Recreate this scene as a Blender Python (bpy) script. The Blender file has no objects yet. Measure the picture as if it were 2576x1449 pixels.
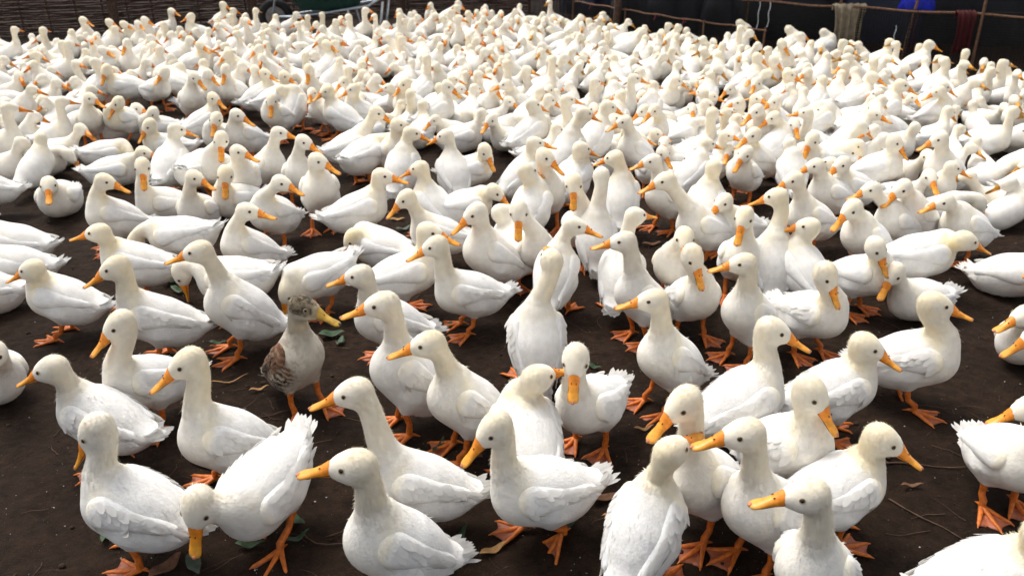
import bpy, math, random
import numpy as np
from math import radians, sin, cos, pi

random.seed(7); RNG = np.random.default_rng(11)
SC = bpy.context.scene
COL = SC.collection

# ------------------------------------------------------------------ camera
CAM_H, PITCH, FPX, PW, PH = 1.40, radians(25.2), 2110.0, 2576.0, 1449.0
cam_d = bpy.data.cameras.new('camera'); cam = bpy.data.objects.new('camera', cam_d); COL.objects.link(cam)
cam.location = (0, 0, CAM_H); cam.rotation_euler = (pi/2 - PITCH, 0, 0)
cam_d.sensor_width = 36; cam_d.lens = FPX/PW*36; cam_d.clip_end = 400; cam_d.clip_start = 0.05
cam_d.dof.use_dof = True; cam_d.dof.focus_distance = 2.3; cam_d.dof.aperture_fstop = 5.0
SC.camera = cam
# ------------------------------------------------------------------ sky, sun, exposure (bright soft daylight)
SUN_EL, SUN_AZ = radians(62), radians(135)     # SUN_AZ: direction the light comes from, counted from +X towards +Y
W = bpy.data.worlds.new('World'); SC.world = W; W.use_nodes = True
nt = W.node_tree; bg = nt.nodes['Background']
sky = nt.nodes.new('ShaderNodeTexSky'); sky.sky_type = 'NISHITA'; sky.sun_disc = False
sky.sun_elevation = SUN_EL; sky.sun_rotation = pi/2 - SUN_AZ; sky.dust_density = 4.0; sky.air_density = 1.0; sky.ozone_density = 1.0
hs = nt.nodes.new('ShaderNodeHueSaturation'); hs.inputs['Saturation'].default_value = 0.22
nt.links.new(sky.outputs[0], hs.inputs['Color']); nt.links.new(hs.outputs[0], bg.inputs[0]); bg.inputs[1].default_value = 0.15
sun_d = bpy.data.lights.new('sun', 'SUN'); sun_d.energy = 1.9; sun_d.angle = radians(24); sun_d.color = (1.0, 0.945, 0.87)
sun = bpy.data.objects.new('sun', sun_d); COL.objects.link(sun); sun.location = (-3, 3, 8)
sun.rotation_euler = (pi/2 - SUN_EL, 0, SUN_AZ + pi/2)
SC.view_settings.view_transform = 'Standard'; SC.view_settings.look = 'None'; SC.view_settings.gamma = 1.0
SC.view_settings.exposure = 0.43
SC.cycles.adaptive_threshold = .025; SC.cycles.max_bounces = 6; SC.cycles.diffuse_bounces = 3; SC.cycles.transparent_max_bounces = 8

# ------------------------------------------------------------------ pixel helper: a point of the photograph -> where it stands
FWD = np.array([0, cos(PITCH), -sin(PITCH)]); UP = np.array([0, sin(PITCH), cos(PITCH)]); RIGHT = np.array([1., 0, 0]); EYE = np.array([0, 0, CAM_H])
def ray(x, y):
    d = RIGHT*((x-PW/2)/FPX) + UP*((PH/2-y)/FPX) + FWD
    return d/np.linalg.norm(d)
def at(x, y, z=0.0):
    d = ray(x, y); return EYE + d*((z-CAM_H)/d[2])
def to_px(p):
    q = np.asarray(p) - EYE; s = FPX/(q@FWD); return PW/2+(q@RIGHT)*s, PH/2-(q@UP)*s

# ------------------------------------------------------------------ materials
def mat(name):
    m = bpy.data.materials.new(name); m.use_nodes = True
    return m, m.node_tree.nodes, m.node_tree.links, m.node_tree.nodes['Principled BSDF']
def simple(name, col, rough=0.7, var=0.25, scale=30, bump=0.0, spec=0.3, metal=0.0):
    m, N, L, B = mat(name)
    t = N.new('ShaderNodeTexNoise'); t.inputs['Scale'].default_value = scale; t.inputs['Detail'].default_value = 6
    tc = N.new('ShaderNodeTexCoord'); L.new(tc.outputs['Object'], t.inputs['Vector'])
    r = N.new('ShaderNodeMapRange'); r.inputs['From Min'].default_value = .3; r.inputs['From Max'].default_value = .7
    r.inputs['To Min'].default_value = 1-var; r.inputs['To Max'].default_value = 1+var; L.new(t.outputs['Fac'], r.inputs['Value'])
    v = N.new('ShaderNodeVectorMath'); v.operation = 'SCALE'; v.inputs[0].default_value = col; L.new(r.outputs[0], v.inputs['Scale'])
    L.new(v.outputs[0], B.inputs['Base Color'])
    B.inputs['Roughness'].default_value = rough; B.inputs['Specular IOR Level'].default_value = spec; B.inputs['Metallic'].default_value = metal
    if bump:
        b = N.new('ShaderNodeBump'); b.inputs['Strength'].default_value = bump; b.inputs['Distance'].default_value = .004
        L.new(t.outputs['Fac'], b.inputs['Height']); L.new(b.outputs[0], B.inputs['Normal'])
    return m
M = {}
def feather_mat(name, strand):
    m, N, L, B = mat(name)
    a = N.new('ShaderNodeAttribute'); a.attribute_name = 'col'
    t = N.new('ShaderNodeTexNoise'); t.inputs['Scale'].default_value = 38; t.inputs['Detail'].default_value = 5
    tc = N.new('ShaderNodeTexCoord'); L.new(tc.outputs['Object'], t.inputs['Vector'])
    oi = N.new('ShaderNodeObjectInfo')
    r = N.new('ShaderNodeMapRange'); r.inputs['From Min'].default_value = .32; r.inputs['From Max'].default_value = .68
    r.inputs['To Min'].default_value = .93; r.inputs['To Max'].default_value = 1.04; L.new(t.outputs['Fac'], r.inputs['Value'])
    v = N.new('ShaderNodeVectorMath'); v.operation = 'SCALE'; L.new(a.outputs['Color'], v.inputs[0]); L.new(r.outputs[0], v.inputs['Scale'])
    L.new(v.outputs[0], B.inputs['Base Color']); B.inputs['Roughness'].default_value = .85; B.inputs['Specular IOR Level'].default_value = .12
    B.inputs['Sheen Weight'].default_value = .10; B.inputs['Sheen Roughness'].default_value = .5
    B.inputs['Subsurface Weight'].default_value = .0 if strand else .25; B.inputs['Subsurface Radius'].default_value = (1, .72, .42); B.inputs['Subsurface Scale'].default_value = .018
    if strand:
        tr = N.new('ShaderNodeBsdfTranslucent'); L.new(v.outputs[0], tr.inputs['Color'])
        mx = N.new('ShaderNodeMixShader'); mx.inputs[0].default_value = .30
        L.new(B.outputs[0], mx.inputs[1]); L.new(tr.outputs[0], mx.inputs[2]); L.new(mx.outputs[0], N['Material Output'].inputs[0])
    else:
        t2 = N.new('ShaderNodeTexNoise'); t2.inputs['Scale'].default_value = 160; t2.inputs['Detail'].default_value = 4; L.new(tc.outputs['Object'], t2.inputs['Vector'])
        b = N.new('ShaderNodeBump'); b.inputs['Strength'].default_value = .35; b.inputs['Distance'].default_value = .003
        L.new(t2.outputs['Fac'], b.inputs['Height']); L.new(b.outputs[0], B.inputs['Normal'])
    return m
M['feather'] = feather_mat('feathers', False); M['strand'] = feather_mat('down_strands', True)
M['bill'] = simple('bill_horn', (.80, .31, .030), .38, .22, 60, .15, .4)
m_, N, L, B = M['bill'], M['bill'].node_tree.nodes, M['bill'].node_tree.links, M['bill'].node_tree.nodes['Principled BSDF']
tc_ = N.new('ShaderNodeTexCoord'); sp_ = N.new('ShaderNodeSeparateXYZ'); L.new(tc_.outputs['Object'], sp_.inputs[0])
mr_ = N.new('ShaderNodeMapRange'); mr_.inputs['From Min'].default_value = .012; mr_.inputs['From Max'].default_value = .068; L.new(sp_.outputs['X'], mr_.inputs[0])
ra_ = N.new('ShaderNodeValToRGB'); L.new(mr_.outputs[0], ra_.inputs[0]); ra_.color_ramp.elements[0].color = (1.0, .82, .75, 1); ra_.color_ramp.elements[1].color = (.84, 1.0, 1.6, 1)
e_ = ra_.color_ramp.elements.new(.55); e_.color = (1, 1.08, 1.1, 1)
mu_ = N.new('ShaderNodeMix'); mu_.data_type = 'RGBA'; mu_.blend_type = 'MULTIPLY'; mu_.inputs[0].default_value = 1
L.new(B.inputs['Base Color'].links[0].from_socket, mu_.inputs[6]); L.new(ra_.outputs[0], mu_.inputs[7]); L.new(mu_.outputs[2], B.inputs['Base Color'])
M['mark'] = simple('dark_bill_mark', (.05, .018, .008), .5)
M['nail'] = simple('bill_tip', (.50, .19, .10), .45, .2, 60)
M['eye'] = simple('eye_dark', (.008, .006, .006), .08, .1, 30, 0, .6)
M['lid'] = simple('eyelid_skin', (.40, .30, .18), .7, .2, 80)
M['leg'] = simple('orange_leg_skin', (.60, .155, .022), .5, .3, 90, .5, .4)
M['web'] = simple('webbed_skin', (.34, .10, .045), .5, .3, 70, .5, .4)

# ------------------------------------------------------------------ mesh plumbing
def new_mesh(name, V, F, mats, mat_idx=None, smooth=True, col=None, nrm=None):
    """V (n,3); F list of (k,3)/(k,4) arrays or one array"""
    me = bpy.data.meshes.new(name)
    if isinstance(F, np.ndarray): F = [F]
    F = [f for f in F if len(f)]
    loops = np.concatenate([f.ravel() for f in F]).astype(np.int32)
    tot = np.concatenate([np.full(len(f), f.shape[1], np.int32) for f in F]); st = np.concatenate([[0], np.cumsum(tot)[:-1]]).astype(np.int32)
    me.vertices.add(len(V)); me.vertices.foreach_set('co', np.asarray(V, np.float32).ravel())
    me.loops.add(len(loops)); me.loops.foreach_set('vertex_index', loops)
    me.polygons.add(len(tot)); me.polygons.foreach_set('loop_start', st); me.polygons.foreach_set('loop_total', tot)
    for m in mats: me.materials.append(m)
    if mat_idx is not None: me.polygons.foreach_set('material_index', np.asarray(mat_idx, np.int32))
    me.polygons.foreach_set('use_smooth', np.full(len(tot), smooth))
    if col is not None:
        a = me.attributes.new('col', 'FLOAT_COLOR', 'POINT'); c = np.ones((len(V), 4), np.float32); c[:, :3] = col; a.data.foreach_set('color', c.ravel())
    me.update()
    if nrm is not None:
        a = me.attributes.new('custom_normal', 'FLOAT_VECTOR', 'POINT'); a.data.foreach_set('vector', np.asarray(nrm, np.float32).ravel())
    return me
def link(name, data, parent=None, loc=None):
    o = bpy.data.objects.new(name, data); COL.objects.link(o)
    if parent: o.parent = parent
    if loc is not None: o.location = tuple(float(v) for v in loc)
    return o
def tag(o, label=None, cat=None, group=None, kind=None):
    if label: o['label'] = label
    if cat: o['category'] = cat
    if group: o['group'] = group
    if kind: o['kind'] = kind
    return o
class MB:                                   # collects primitive shapes into one mesh
    def __init__(s): s.V, s.F3, s.F4, s.m3, s.m4, s.n = [], [], [], [], [], 0
    def add(s, V, F, mi=0):
        V = np.asarray(V, float); F = np.asarray(F, int) + s.n; s.V.append(V); s.n += len(V)
        (s.F3 if F.shape[1] == 3 else s.F4).append(F); (s.m3 if F.shape[1] == 3 else s.m4).append(np.full(len(F), mi))
        return s
    def tube(s, P, R, k=8, mi=0, cap=True, flat=1.0):
        P = np.asarray(P, float); R = np.broadcast_to(np.asarray(R, float), len(P)); V = []
        T = np.gradient(P, axis=0); T /= np.linalg.norm(T, axis=1)[:, None]+1e-9
        ref = np.array([0, 0, 1.]) if abs(T[0][2]) < .9 else np.array([1., 0, 0])
        for p, t, r in zip(P, T, R):
            a = np.cross(t, ref); a /= np.linalg.norm(a)+1e-9; b = np.cross(a, t); ref = b
            for i in range(k): V.append(p + r*(a*cos(2*pi*i/k) + flat*b*sin(2*pi*i/k)))
        F = [[j*k+i, j*k+(i+1) % k, (j+1)*k+(i+1) % k, (j+1)*k+i] for j in range(len(P)-1) for i in range(k)]
        s.add(V, F, mi)
        if cap:
            for e, o in ((0, 0), (len(P)-1, (len(P)-1)*k)):
                c = [P[e]]+[V[o+i] for i in range(k)]; s.add(c, [[0, 1+(i+1) % k, 1+i] if e == 0 else [0, 1+i, 1+(i+1) % k] for i in range(k)], mi)
        return s
    def box(s, c, d, mi=0, R=None):
        q = np.array([[x, y, z] for x in (-.5, .5) for y in (-.5, .5) for z in (-.5, .5)])*np.asarray(d, float)
        if R is not None: q = q@np.asarray(R).T
        return s.add(q+np.asarray(c, float), [[0, 1, 3, 2], [4, 6, 7, 5], [0, 4, 5, 1], [2, 3, 7, 6], [0, 2, 6, 4], [1, 5, 7, 3]], mi)
    def ball(s, c, r, R=None, nu=10, nv=6, mi=0):
        V = [[sin(pi*j/nv)*cos(2*pi*i/nu), sin(pi*j/nv)*sin(2*pi*i/nu), cos(pi*j/nv)] for j in range(nv+1) for i in range(nu)]
        V = np.array(V)*np.asarray(r)
        if R is not None: V = V@np.asarray(R).T
        return s.add(V+np.asarray(c), [[j*nu+i, (j+1)*nu+i, (j+1)*nu+(i+1) % nu, j*nu+(i+1) % nu] for j in range(nv) for i in range(nu)], mi)
    def mesh(s, name, mats, smooth=True):
        F, mi = [], []
        for f, m in ((s.F3, s.m3), (s.F4, s.m4)):
            if f: F.append(np.concatenate(f)); mi.append(np.concatenate(m))
        return new_mesh(name, np.concatenate(s.V), F, mats, np.concatenate(mi), smooth)

# ------------------------------------------------------------------ soil
def vnoise(x, y, seed=0):
    xi, yi = np.floor(x), np.floor(y); fx, fy = x-xi, y-yi; fx, fy = fx*fx*(3-2*fx), fy*fy*(3-2*fy)
    def h(a, b): v = np.sin(a*127.1+b*311.7+seed*74.7)*43758.5453; return v-np.floor(v)
    return (h(xi, yi)*(1-fx)+h(xi+1, yi)*fx)*(1-fy)+(h(xi, yi+1)*(1-fx)+h(xi+1, yi+1)*fx)*fy
def ground_z(x, y):
    x, y = np.asarray(x, float), np.asarray(y, float)
    return .016*(vnoise(x*2.1, y*2.1, 1)-.5)+.009*(vnoise(x*7, y*7, 2)-.5)+.006*(vnoise(x*19, y*19, 3)-.5)
gx = np.concatenate([-np.geomspace(200, 4.2, 24), np.arange(-4, 4.001, .028), np.geomspace(4.2, 200, 24)])
gy = np.concatenate([np.linspace(-40, .3, 14), np.arange(.5, 5.5, .028), np.arange(5.5, 13, .12), np.geomspace(13.3, 250, 20)])
X, Y = np.meshgrid(gx, gy); Z = ground_z(X, Y) + np.where((Y < 5.5) & (abs(X) < 4), .008*(vnoise(X*33, Y*33, 5)-.5)+.010*np.clip(vnoise(X*11, Y*11, 8)-.62, 0, 1), 0)
V = np.stack([X.ravel(), Y.ravel(), Z.ravel()], 1); nx, ny = len(gx), len(gy)
i, j = np.meshgrid(np.arange(nx-1), np.arange(ny-1)); a = (j*nx+i).ravel(); F = np.stack([a, a+1, a+1+nx, a+nx], 1)
m, N, L, B = mat('damp_soil')
tc = N.new('ShaderNodeTexCoord')
def noise(scale, det=8, rough=.6):
    t = N.new('ShaderNodeTexNoise'); t.inputs['Scale'].default_value = scale; t.inputs['Detail'].default_value = det; t.inputs['Roughness'].default_value = rough
    L.new(tc.outputs['Object'], t.inputs['Vector']); return t
n1, n2, n3 = noise(2.2, 4), noise(28, 8, .7), noise(260, 3)
cr = N.new('ShaderNodeValToRGB'); L.new(n2.outputs['Fac'], cr.inputs[0])
cr.color_ramp.elements[0].position = .25; cr.color_ramp.elements[0].color = (.011, .0062, .0038, 1)
cr.color_ramp.elements[1].position = .78; cr.color_ramp.elements[1].color = (.058, .033, .020, 1)
mx = N.new('ShaderNodeMix'); mx.data_type = 'RGBA'; mx.blend_type = 'MULTIPLY'; mx.inputs[0].default_value = .7
r1 = N.new('ShaderNodeValToRGB'); L.new(n1.outputs['Fac'], r1.inputs[0]); r1.color_ramp.elements[0].position = .3; r1.color_ramp.elements[0].color = (.55, .55, .55, 1); r1.color_ramp.elements[1].position = .7
L.new(cr.outputs[0], mx.inputs[6]); L.new(r1.outputs[0], mx.inputs[7])
g = N.new('ShaderNodeValToRGB'); L.new(n3.outputs['Fac'], g.inputs[0]); g.color_ramp.elements[0].position = .60; g.color_ramp.elements[0].color = (0, 0, 0, 1); g.color_ramp.elements[1].position = .8; g.color_ramp.elements[1].color = (.07, .050, .036, 1)
ad = N.new('ShaderNodeMix'); ad.data_type = 'RGBA'; ad.blend_type = 'ADD'; ad.inputs[0].default_value = 1
L.new(mx.outputs[2], ad.inputs[6]); L.new(g.outputs[0], ad.inputs[7]); L.new(ad.outputs[2], B.inputs['Base Color'])
rr = N.new('ShaderNodeMapRange'); L.new(n1.outputs['Fac'], rr.inputs[0]); rr.inputs['To Min'].default_value = .6; rr.inputs['To Max'].default_value = .95; L.new(rr.outputs[0], B.inputs['Roughness'])
B.inputs['Specular IOR Level'].default_value = .12
ba = N.new('ShaderNodeMath'); ba.operation = 'ADD'; L.new(n2.outputs['Fac'], ba.inputs[0])
bs = N.new('ShaderNodeMath'); bs.operation = 'MULTIPLY'; L.new(n3.outputs['Fac'], bs.inputs[0]); bs.inputs[1].default_value = .8; L.new(bs.outputs[0], ba.inputs[1])
vo = N.new('ShaderNodeTexVoronoi'); vo.feature = 'SMOOTH_F1'; vo.inputs['Scale'].default_value = 34; vo.inputs['Smoothness'].default_value = .6
wp_ = N.new('ShaderNodeVectorMath'); wp_.operation = 'MULTIPLY_ADD'; L.new(n2.outputs['Color'], wp_.inputs[0]); wp_.inputs[1].default_value = (.05, .05, 0); L.new(tc.outputs['Object'], wp_.inputs[2]); L.new(wp_.outputs[0], vo.inputs['Vector'])
b2 = N.new('ShaderNodeMath'); b2.operation = 'MULTIPLY_ADD'; L.new(vo.outputs['Distance'], b2.inputs[0]); b2.inputs[1].default_value = -.8; L.new(ba.outputs[0], b2.inputs[2]); ba = b2
bp = N.new('ShaderNodeBump'); bp.inputs['Strength'].default_value = .8; bp.inputs['Distance'].default_value = .022; L.new(ba.outputs[0], bp.inputs['Height']); L.new(bp.outputs[0], B.inputs['Normal'])
tag(link('ground', new_mesh('ground', V, F, [m])), 'dark brown damp trodden soil of the duck pen', kind='structure')
# ------------------------------------------------------------------ duck shapes: one smooth skin from a distance field
def smin(a, b, k):
    h = np.clip(.5+.5*(b-a)/k, 0, 1); return b*(1-h)+a*h-k*h*(1-h)
def ell(p, c, r, R=None):
    q = p-np.asarray(c, np.float32)
    if R is not None: q = q@np.asarray(R, np.float32)
    r = np.asarray(r, np.float32); a = np.sqrt(((q/r)**2).sum(-1)); b = np.sqrt(((q/(r*r))**2).sum(-1))+1e-6
    return a*(a-1)/b
def cone(p, a, b, ra, rb):
    a, b = np.asarray(a, np.float32), np.asarray(b, np.float32); d = b-a; L2 = d@d+1e-9
    t = np.clip(((p-a)@d)/L2, 0, 1); q = p-a-t[..., None]*d
    return np.sqrt((q*q).sum(-1))-(ra+(rb-ra)*t)
def surface_nets(f, lo, hi, h):
    n = [int(math.ceil((hi[k]-lo[k])/h))+1 for k in range(3)]
    ax = [np.float32(lo[k])+np.float32(h)*np.arange(n[k], dtype=np.float32) for k in range(3)]
    G = np.stack(np.meshgrid(*ax, indexing='ij'), -1)
    K = 3; Cc = f(np.ascontiguousarray(G[1::K, 1::K, 1::K]).reshape(-1, 3)).reshape([len(range(1, m, K)) for m in n])
    ix = [np.minimum(np.arange(m)//K, Cc.shape[q]-1) for q, m in enumerate(n)]
    D = Cc[np.ix_(*ix)].astype(np.float32).copy(); near = np.abs(D) < h*K*1.75; D[near] = f(G[near])
    C = [D[i:n[0]-1+i, j:n[1]-1+j, k:n[2]-1+k] for i in (0, 1) for j in (0, 1) for k in (0, 1)]
    S = np.stack(C, -1); act = (S.min(-1) < 0) & (S.max(-1) >= 0)
    idx = -np.ones(act.shape, int); idx[act] = np.arange(act.sum()); S = S[act]
    off = np.array([[i, j, k] for i in (0, 1) for j in (0, 1) for k in (0, 1)], float)
    P = np.zeros((len(S), 3)); Wt = np.zeros(len(S))
    for a in range(8):
        for b in range(a+1, 8):
            if abs(off[a]-off[b]).sum() != 1: continue
            x = (S[:, a] < 0) != (S[:, b] < 0); t = S[x, a]/(S[x, a]-S[x, b])
            P[x] += off[a]+t[:, None]*(off[b]-off[a]); Wt[x] += 1
    P = (np.argwhere(act)+P/Wt[:, None])*h+np.asarray(lo)
    Q = []
    for d in range(3):
        e, g = (d+1) % 3, (d+2) % 3
        sl0 = [slice(1, -1)]*3; sl0[d] = slice(0, -1); sl1 = list(sl0); sl1[d] = slice(1, None)
        A, Bv = D[tuple(sl0)], D[tuple(sl1)]
        for flip, msk in ((False, (A < 0) & (Bv >= 0)), (True, (A >= 0) & (Bv < 0))):
            w = np.argwhere(msk)
            if not len(w): continue
            base = w.copy(); base[:, e] += 1; base[:, g] += 1
            def cell(de, dg):
                c = base.copy(); c[:, e] -= de; c[:, g] -= dg; return idx[c[:, 0], c[:, 1], c[:, 2]]
            q = np.stack([cell(1, 1), cell(0, 1), cell(0, 0), cell(1, 0)], 1)
            Q.append(q[:, ::-1] if flip else q)
    return P.astype(np.float32), np.concatenate(Q)
def grad(f, P, h=.002):
    K = np.array([[1, -1, -1], [-1, -1, 1], [-1, 1, -1], [1, 1, 1]], np.float32); g = sum(f(P+k*h)[:, None]*k for k in K); return g/(np.linalg.norm(g, axis=1)[:, None]+1e-9)
def orient(V, F, Nn):
    g = np.cross(V[F[:, 1]]-V[F[:, 0]], V[F[:, 2]]-V[F[:, 0]]); bad = (g*Nn[F[:, 0]]).sum(1) < 0
    F = F.copy(); F[bad] = F[bad][:, ::-1]; return F
def rot_y(a): return np.array([[cos(a), 0, sin(a)], [0, 1, 0], [-sin(a), 0, cos(a)]])
def rot_z(a): return np.array([[cos(a), -sin(a), 0], [sin(a), cos(a), 0], [0, 0, 1]])
def unit(v): v = np.asarray(v, float); return v/(np.linalg.norm(v)+1e-9)

WHITE, DOWN, DEEP = np.array([.845, .83, .80]), np.array([.92, .775, .47]), np.array([.70, .55, .28])
class Duck:
    """geometry of one bird in its own frame: x forward, y left, z up, origin on the soil below the body"""
    def __init__(s, head, hyaw, hpitch, pitch=.35, zc=.155, sit=False, fat=1.0, seed=0, legs=None, swell=1.0):
        s.rng = np.random.default_rng(seed); s.sit = sit; s.pitch = pitch; s.fat = fat; s.dirt = max(0, s.rng.normal(.12, .22))
        s.c = np.array([0, 0, zc]); s.R = rot_y(-pitch)         # body frame -> duck frame
        s.head = np.asarray(head, float); s.hd = np.array([cos(hyaw)*cos(hpitch), sin(hyaw)*cos(hpitch), sin(hpitch)])
        side = unit(np.cross([0, 0, 1], s.hd)); s.HR = np.stack([s.hd, side, np.cross(s.hd, side)], 1)
        p0 = s.B(.055, 0, .012); pm = s.B(.088, 0, .035)
        p3 = s.head - s.hd*.0125 - s.HR[:, 2]*.004
        d = np.linalg.norm(p3-pm); fw = s.R[:, 0]
        c1 = pm + unit(unit(p3-pm)*.55 + fw*.55 + np.array([0, 0, .25]))*d*.36
        c2 = p3 - unit(np.array([0, 0, 1.])*.8 + s.hd*.42 - np.array([0, 0, 1.])*(p3[2] < pm[2])*1.5 - fw*.2*(p3[2] < pm[2]))*d*.36
        t = np.linspace(0, 1, 9)[:, None]; s.neck = (1-t)**3*pm+3*(1-t)**2*t*c1+3*(1-t)*t*t*c2+t**3*p3
        s.nr = np.interp(np.linspace(0, 1, 9), [0, .25, .55, .8, 1], [.044, .0335, .0282, .0265, .0272])*swell
        s.neck = np.vstack([p0, s.neck]); s.nr = np.concatenate([[.053], s.nr])
        s.spine = np.vstack([s.B(-.19, 0, .035), s.B(-.1, 0, .012), s.B(0, 0, 0), s.neck[1:], s.head+s.hd*.06])
        if legs is None: legs = ((s.rng.uniform(-.02, .035), 0.), (s.rng.uniform(-.02, .035), 0.))
        s.legs = []
        for k, sg in enumerate((1, -1)):
            kn = s.B(-.022, sg*.046, -.062); kn[2] = max(.055, min(kn[2]-.012, .085)); fx, fz = legs[k]
            s.legs.append((kn, np.array([kn[0]*.5+fx+.012, sg*.046, .006+fz]), fz))
    def B(s, u, v, w): return s.c + s.R@np.array([u, v, w], float)*np.array([1, 1, 1])
    def torso(s, p):
        q = (p-s.c.astype(np.float32))@s.R.astype(np.float32); f = s.fat
        d = ell(q, (-.005, 0, 0), (.108, .079*f, .074*f))
        d = smin(d, ell(q, (.054, 0, -.010), (.068, .069*f, .070*f)), .03)
        d = smin(d, ell(q, (-.075, 0, -.004), (.068, .060*f, .052*f)), .03)
        d = smin(d, ell(q, (-.03, 0, -.026), (.085, .066*f, .056*f)), .03)
        d = smin(d, ell(q, (-.130, 0, .018), (.052, .038, .019), rot_y(.42)), .03)
        return d
    def field(s, p, fine=True):
        d = s.torso(p); e = None
        for a, b, ra, rb in zip(s.neck[:-1], s.neck[1:], s.nr[:-1], s.nr[1:]):
            c = cone(p, a, b, ra, rb); e = c if e is None else np.minimum(e, c)
        d = smin(d, e, .026)
        H = s.head; R = s.HR
        hd = ell(p, H, (.0405, .0292, .0308), R)
        hd = smin(hd, ell(p, H+R@np.array([.030, 0, -.0075]), (.0255, .0182, .0190), R), .022)
        for sg in (1, -1): hd = smin(hd, ell(p, H+R@np.array([.006, sg*.0135, -.012]), (.0232, .0182, .0192), R), .012)
        d = smin(d, hd, .022)
        if not s.sit:
            for kn, ft, fz in s.legs:
                sg = 1 if kn[1] > 0 else -1
                th = cone(p, s.B(-.018, sg*.044, -.035), kn+np.array([0, 0, .006]), .038, .0125)
                d = smin(d, th, .022)
        return d
    def wing_field(s, sg, drop=0.):
        def f(p):
            q = (p-s.c.astype(np.float32))@s.R.astype(np.float32)
            o = cone(q, (.048, sg*.062*s.fat, .016-drop*.5), (-.108, sg*.046*s.fat, .034-drop*.8), .039, .013)
            sh = s.torso(p)-.0088
            h = np.clip(.5+.5*(o-sh)/.012, 0, 1); d = sh*(1-h)+o*h+.012*h*(1-h)
            return np.maximum(d, -(s.torso(p)+.012))
        return f
    def flow(s, P):
        best = np.full(len(P), 9.); T = np.zeros((len(P), 3)); U = np.zeros(len(P)); S = s.spine; n = len(S)-1
        for k in range(n):
            d = S[k+1]-S[k]; t = np.clip(((P-S[k])@d)/(d@d+1e-9), 0, 1); e = np.linalg.norm(P-S[k]-t[:, None]*d, axis=1)
            m = e < best; best[m] = e[m]; T[m] = -unit(d); U[m] = (k+t[m])/n
        return T, U
    def colour(s, P, Nn, yellow):
        """white body, creamy down on crown, nape and neck"""
        T, U = s.flow(P)
        q = (P-s.head)@s.HR; dh = np.linalg.norm(q, axis=1)
        neck = np.clip((U-.30)/.25, 0, 1); f = .25*neck
        back = np.clip(-(Nn@s.R[:, 0]) * .6 + .3, 0, 1)
        f = f + .25*neck*back
        crown = np.clip(1-np.linalg.norm((q-np.array([-.012, 0, .022]))/np.array([.045, .03, .026]), axis=1), 0, 1)
        f = f + .24*np.clip(crown*1.6, 0, 1)
        cheek = (dh < .055) & (q[:, 2] < .010) & (q[:, 0] > -.012)
        f = np.where(cheek, f*.6, f)
        b = (P-s.c)@s.R                                       # yellowish folds: neck base, wing front
        fold = np.exp(-((b[:, 0]-.075)/.022)**2-((b[:, 2]-.045)/.03)**2)*.35
        low = np.clip((-.02-b[:, 2])/.06, 0, 1)*.10
        br = np.clip((b[:, 0]-.0)/.08, 0, 1)*.16; f = np.clip((f+fold+br)*yellow+.06+low*.6, 0, 1)
        nz = s.rng.uniform(-.025, .025, len(P)); f = np.clip(f+nz, 0, 1)
        c = WHITE*(1-f[:, None])+DOWN*f[:, None]
        d2 = np.clip((f-.75)/.25, 0, 1)[:, None]; c = c*(1-.35*d2)+DEEP*.35*d2
        soil_ = (np.clip((-.030-b[:, 2])/.04, 0, 1)*np.clip(s.dirt, 0, 1))[:, None]*(.4+.6*vnoise(b[:, 0]*60, b[:, 1]*60+b[:, 2]*40, 6))[:, None]
        return c*(1-soil_)+np.array([.42, .34, .25])*soil_
    def strands(s, P, Nn, count, tris, kind):
        """narrow plumes that follow the lie of the feathers"""
        r = s.rng; A = np.linalg.norm(np.cross(P[tris[:, 1]]-P[tris[:, 0]], P[tris[:, 2]]-P[tris[:, 0]]), axis=1)
        if kind == 'body':
            _, Ut = s.flow(P[tris[:, 0]]); A = A*(1+2.2*np.clip((Ut-.3)/.2, 0, 1))
        ti = r.choice(len(tris), count, p=A/A.sum()); u, v = r.random(count), r.random(count); sw = u+v > 1; u[sw], v[sw] = 1-u[sw], 1-v[sw]
        tr = tris[ti]; p = P[tr[:, 0]]*(1-u-v)[:, None]+P[tr[:, 1]]*u[:, None]+P[tr[:, 2]]*v[:, None]
        n = Nn[tr[:, 0]]*(1-u-v)[:, None]+Nn[tr[:, 1]]*u[:, None]+Nn[tr[:, 2]]*v[:, None]; n /= np.linalg.norm(n, axis=1)[:, None]+1e-9
        T, U = s.flow(p); T = T+r.normal(0, .2, (count, 3)); T -= (T*n).sum(1)[:, None]*n; T /= np.linalg.norm(T, axis=1)[:, None]+1e-9
        nk = np.clip((U-.28)/.22, 0, 1); dh = np.linalg.norm(p-s.head-s.hd*.045, axis=1); near_bill = np.clip((dh-.022)/.03, .15, 1)
        if kind == 'wing': nk = nk*0
        Ln = (.0125*(1-nk)+.0076*nk)*r.uniform(.55, 1.25, count)*near_bill
        Wd = (.0015*(1-nk)+.00075*nk)*r.uniform(.7, 1.3, count)
        lift = np.radians((3.2*(1-nk)+17*nk))*r.uniform(.5, 1.5, count)
        tuft = r.random(count) < .004*(1-nk); lift = np.where(tuft, lift*2.6, lift); Ln = np.where(tuft, Ln*1.15, Ln)
        b = (p-s.c)@s.R; back = (b[:, 2] > .03) & (b[:, 0] < .06) & (kind == 'body')
        fl = (r.random(count) < .30*nk) | ((r.random(count) < .018) & back); lift = np.where(fl, np.radians(r.uniform(20, 38, count)), lift); Ln = np.where(fl & (near_bill > .9), Ln*1.15+.001, Ln)
        d = T*np.cos(lift)[:, None]+n*np.sin(lift)[:, None]
        w = np.cross(d, n); w /= np.linalg.norm(w, axis=1)[:, None]+1e-9
        root = p-n*.0008
        V = np.stack([root-w*Wd[:, None], root+w*Wd[:, None], root+d*Ln[:, None]], 1).reshape(-1, 3)
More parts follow.
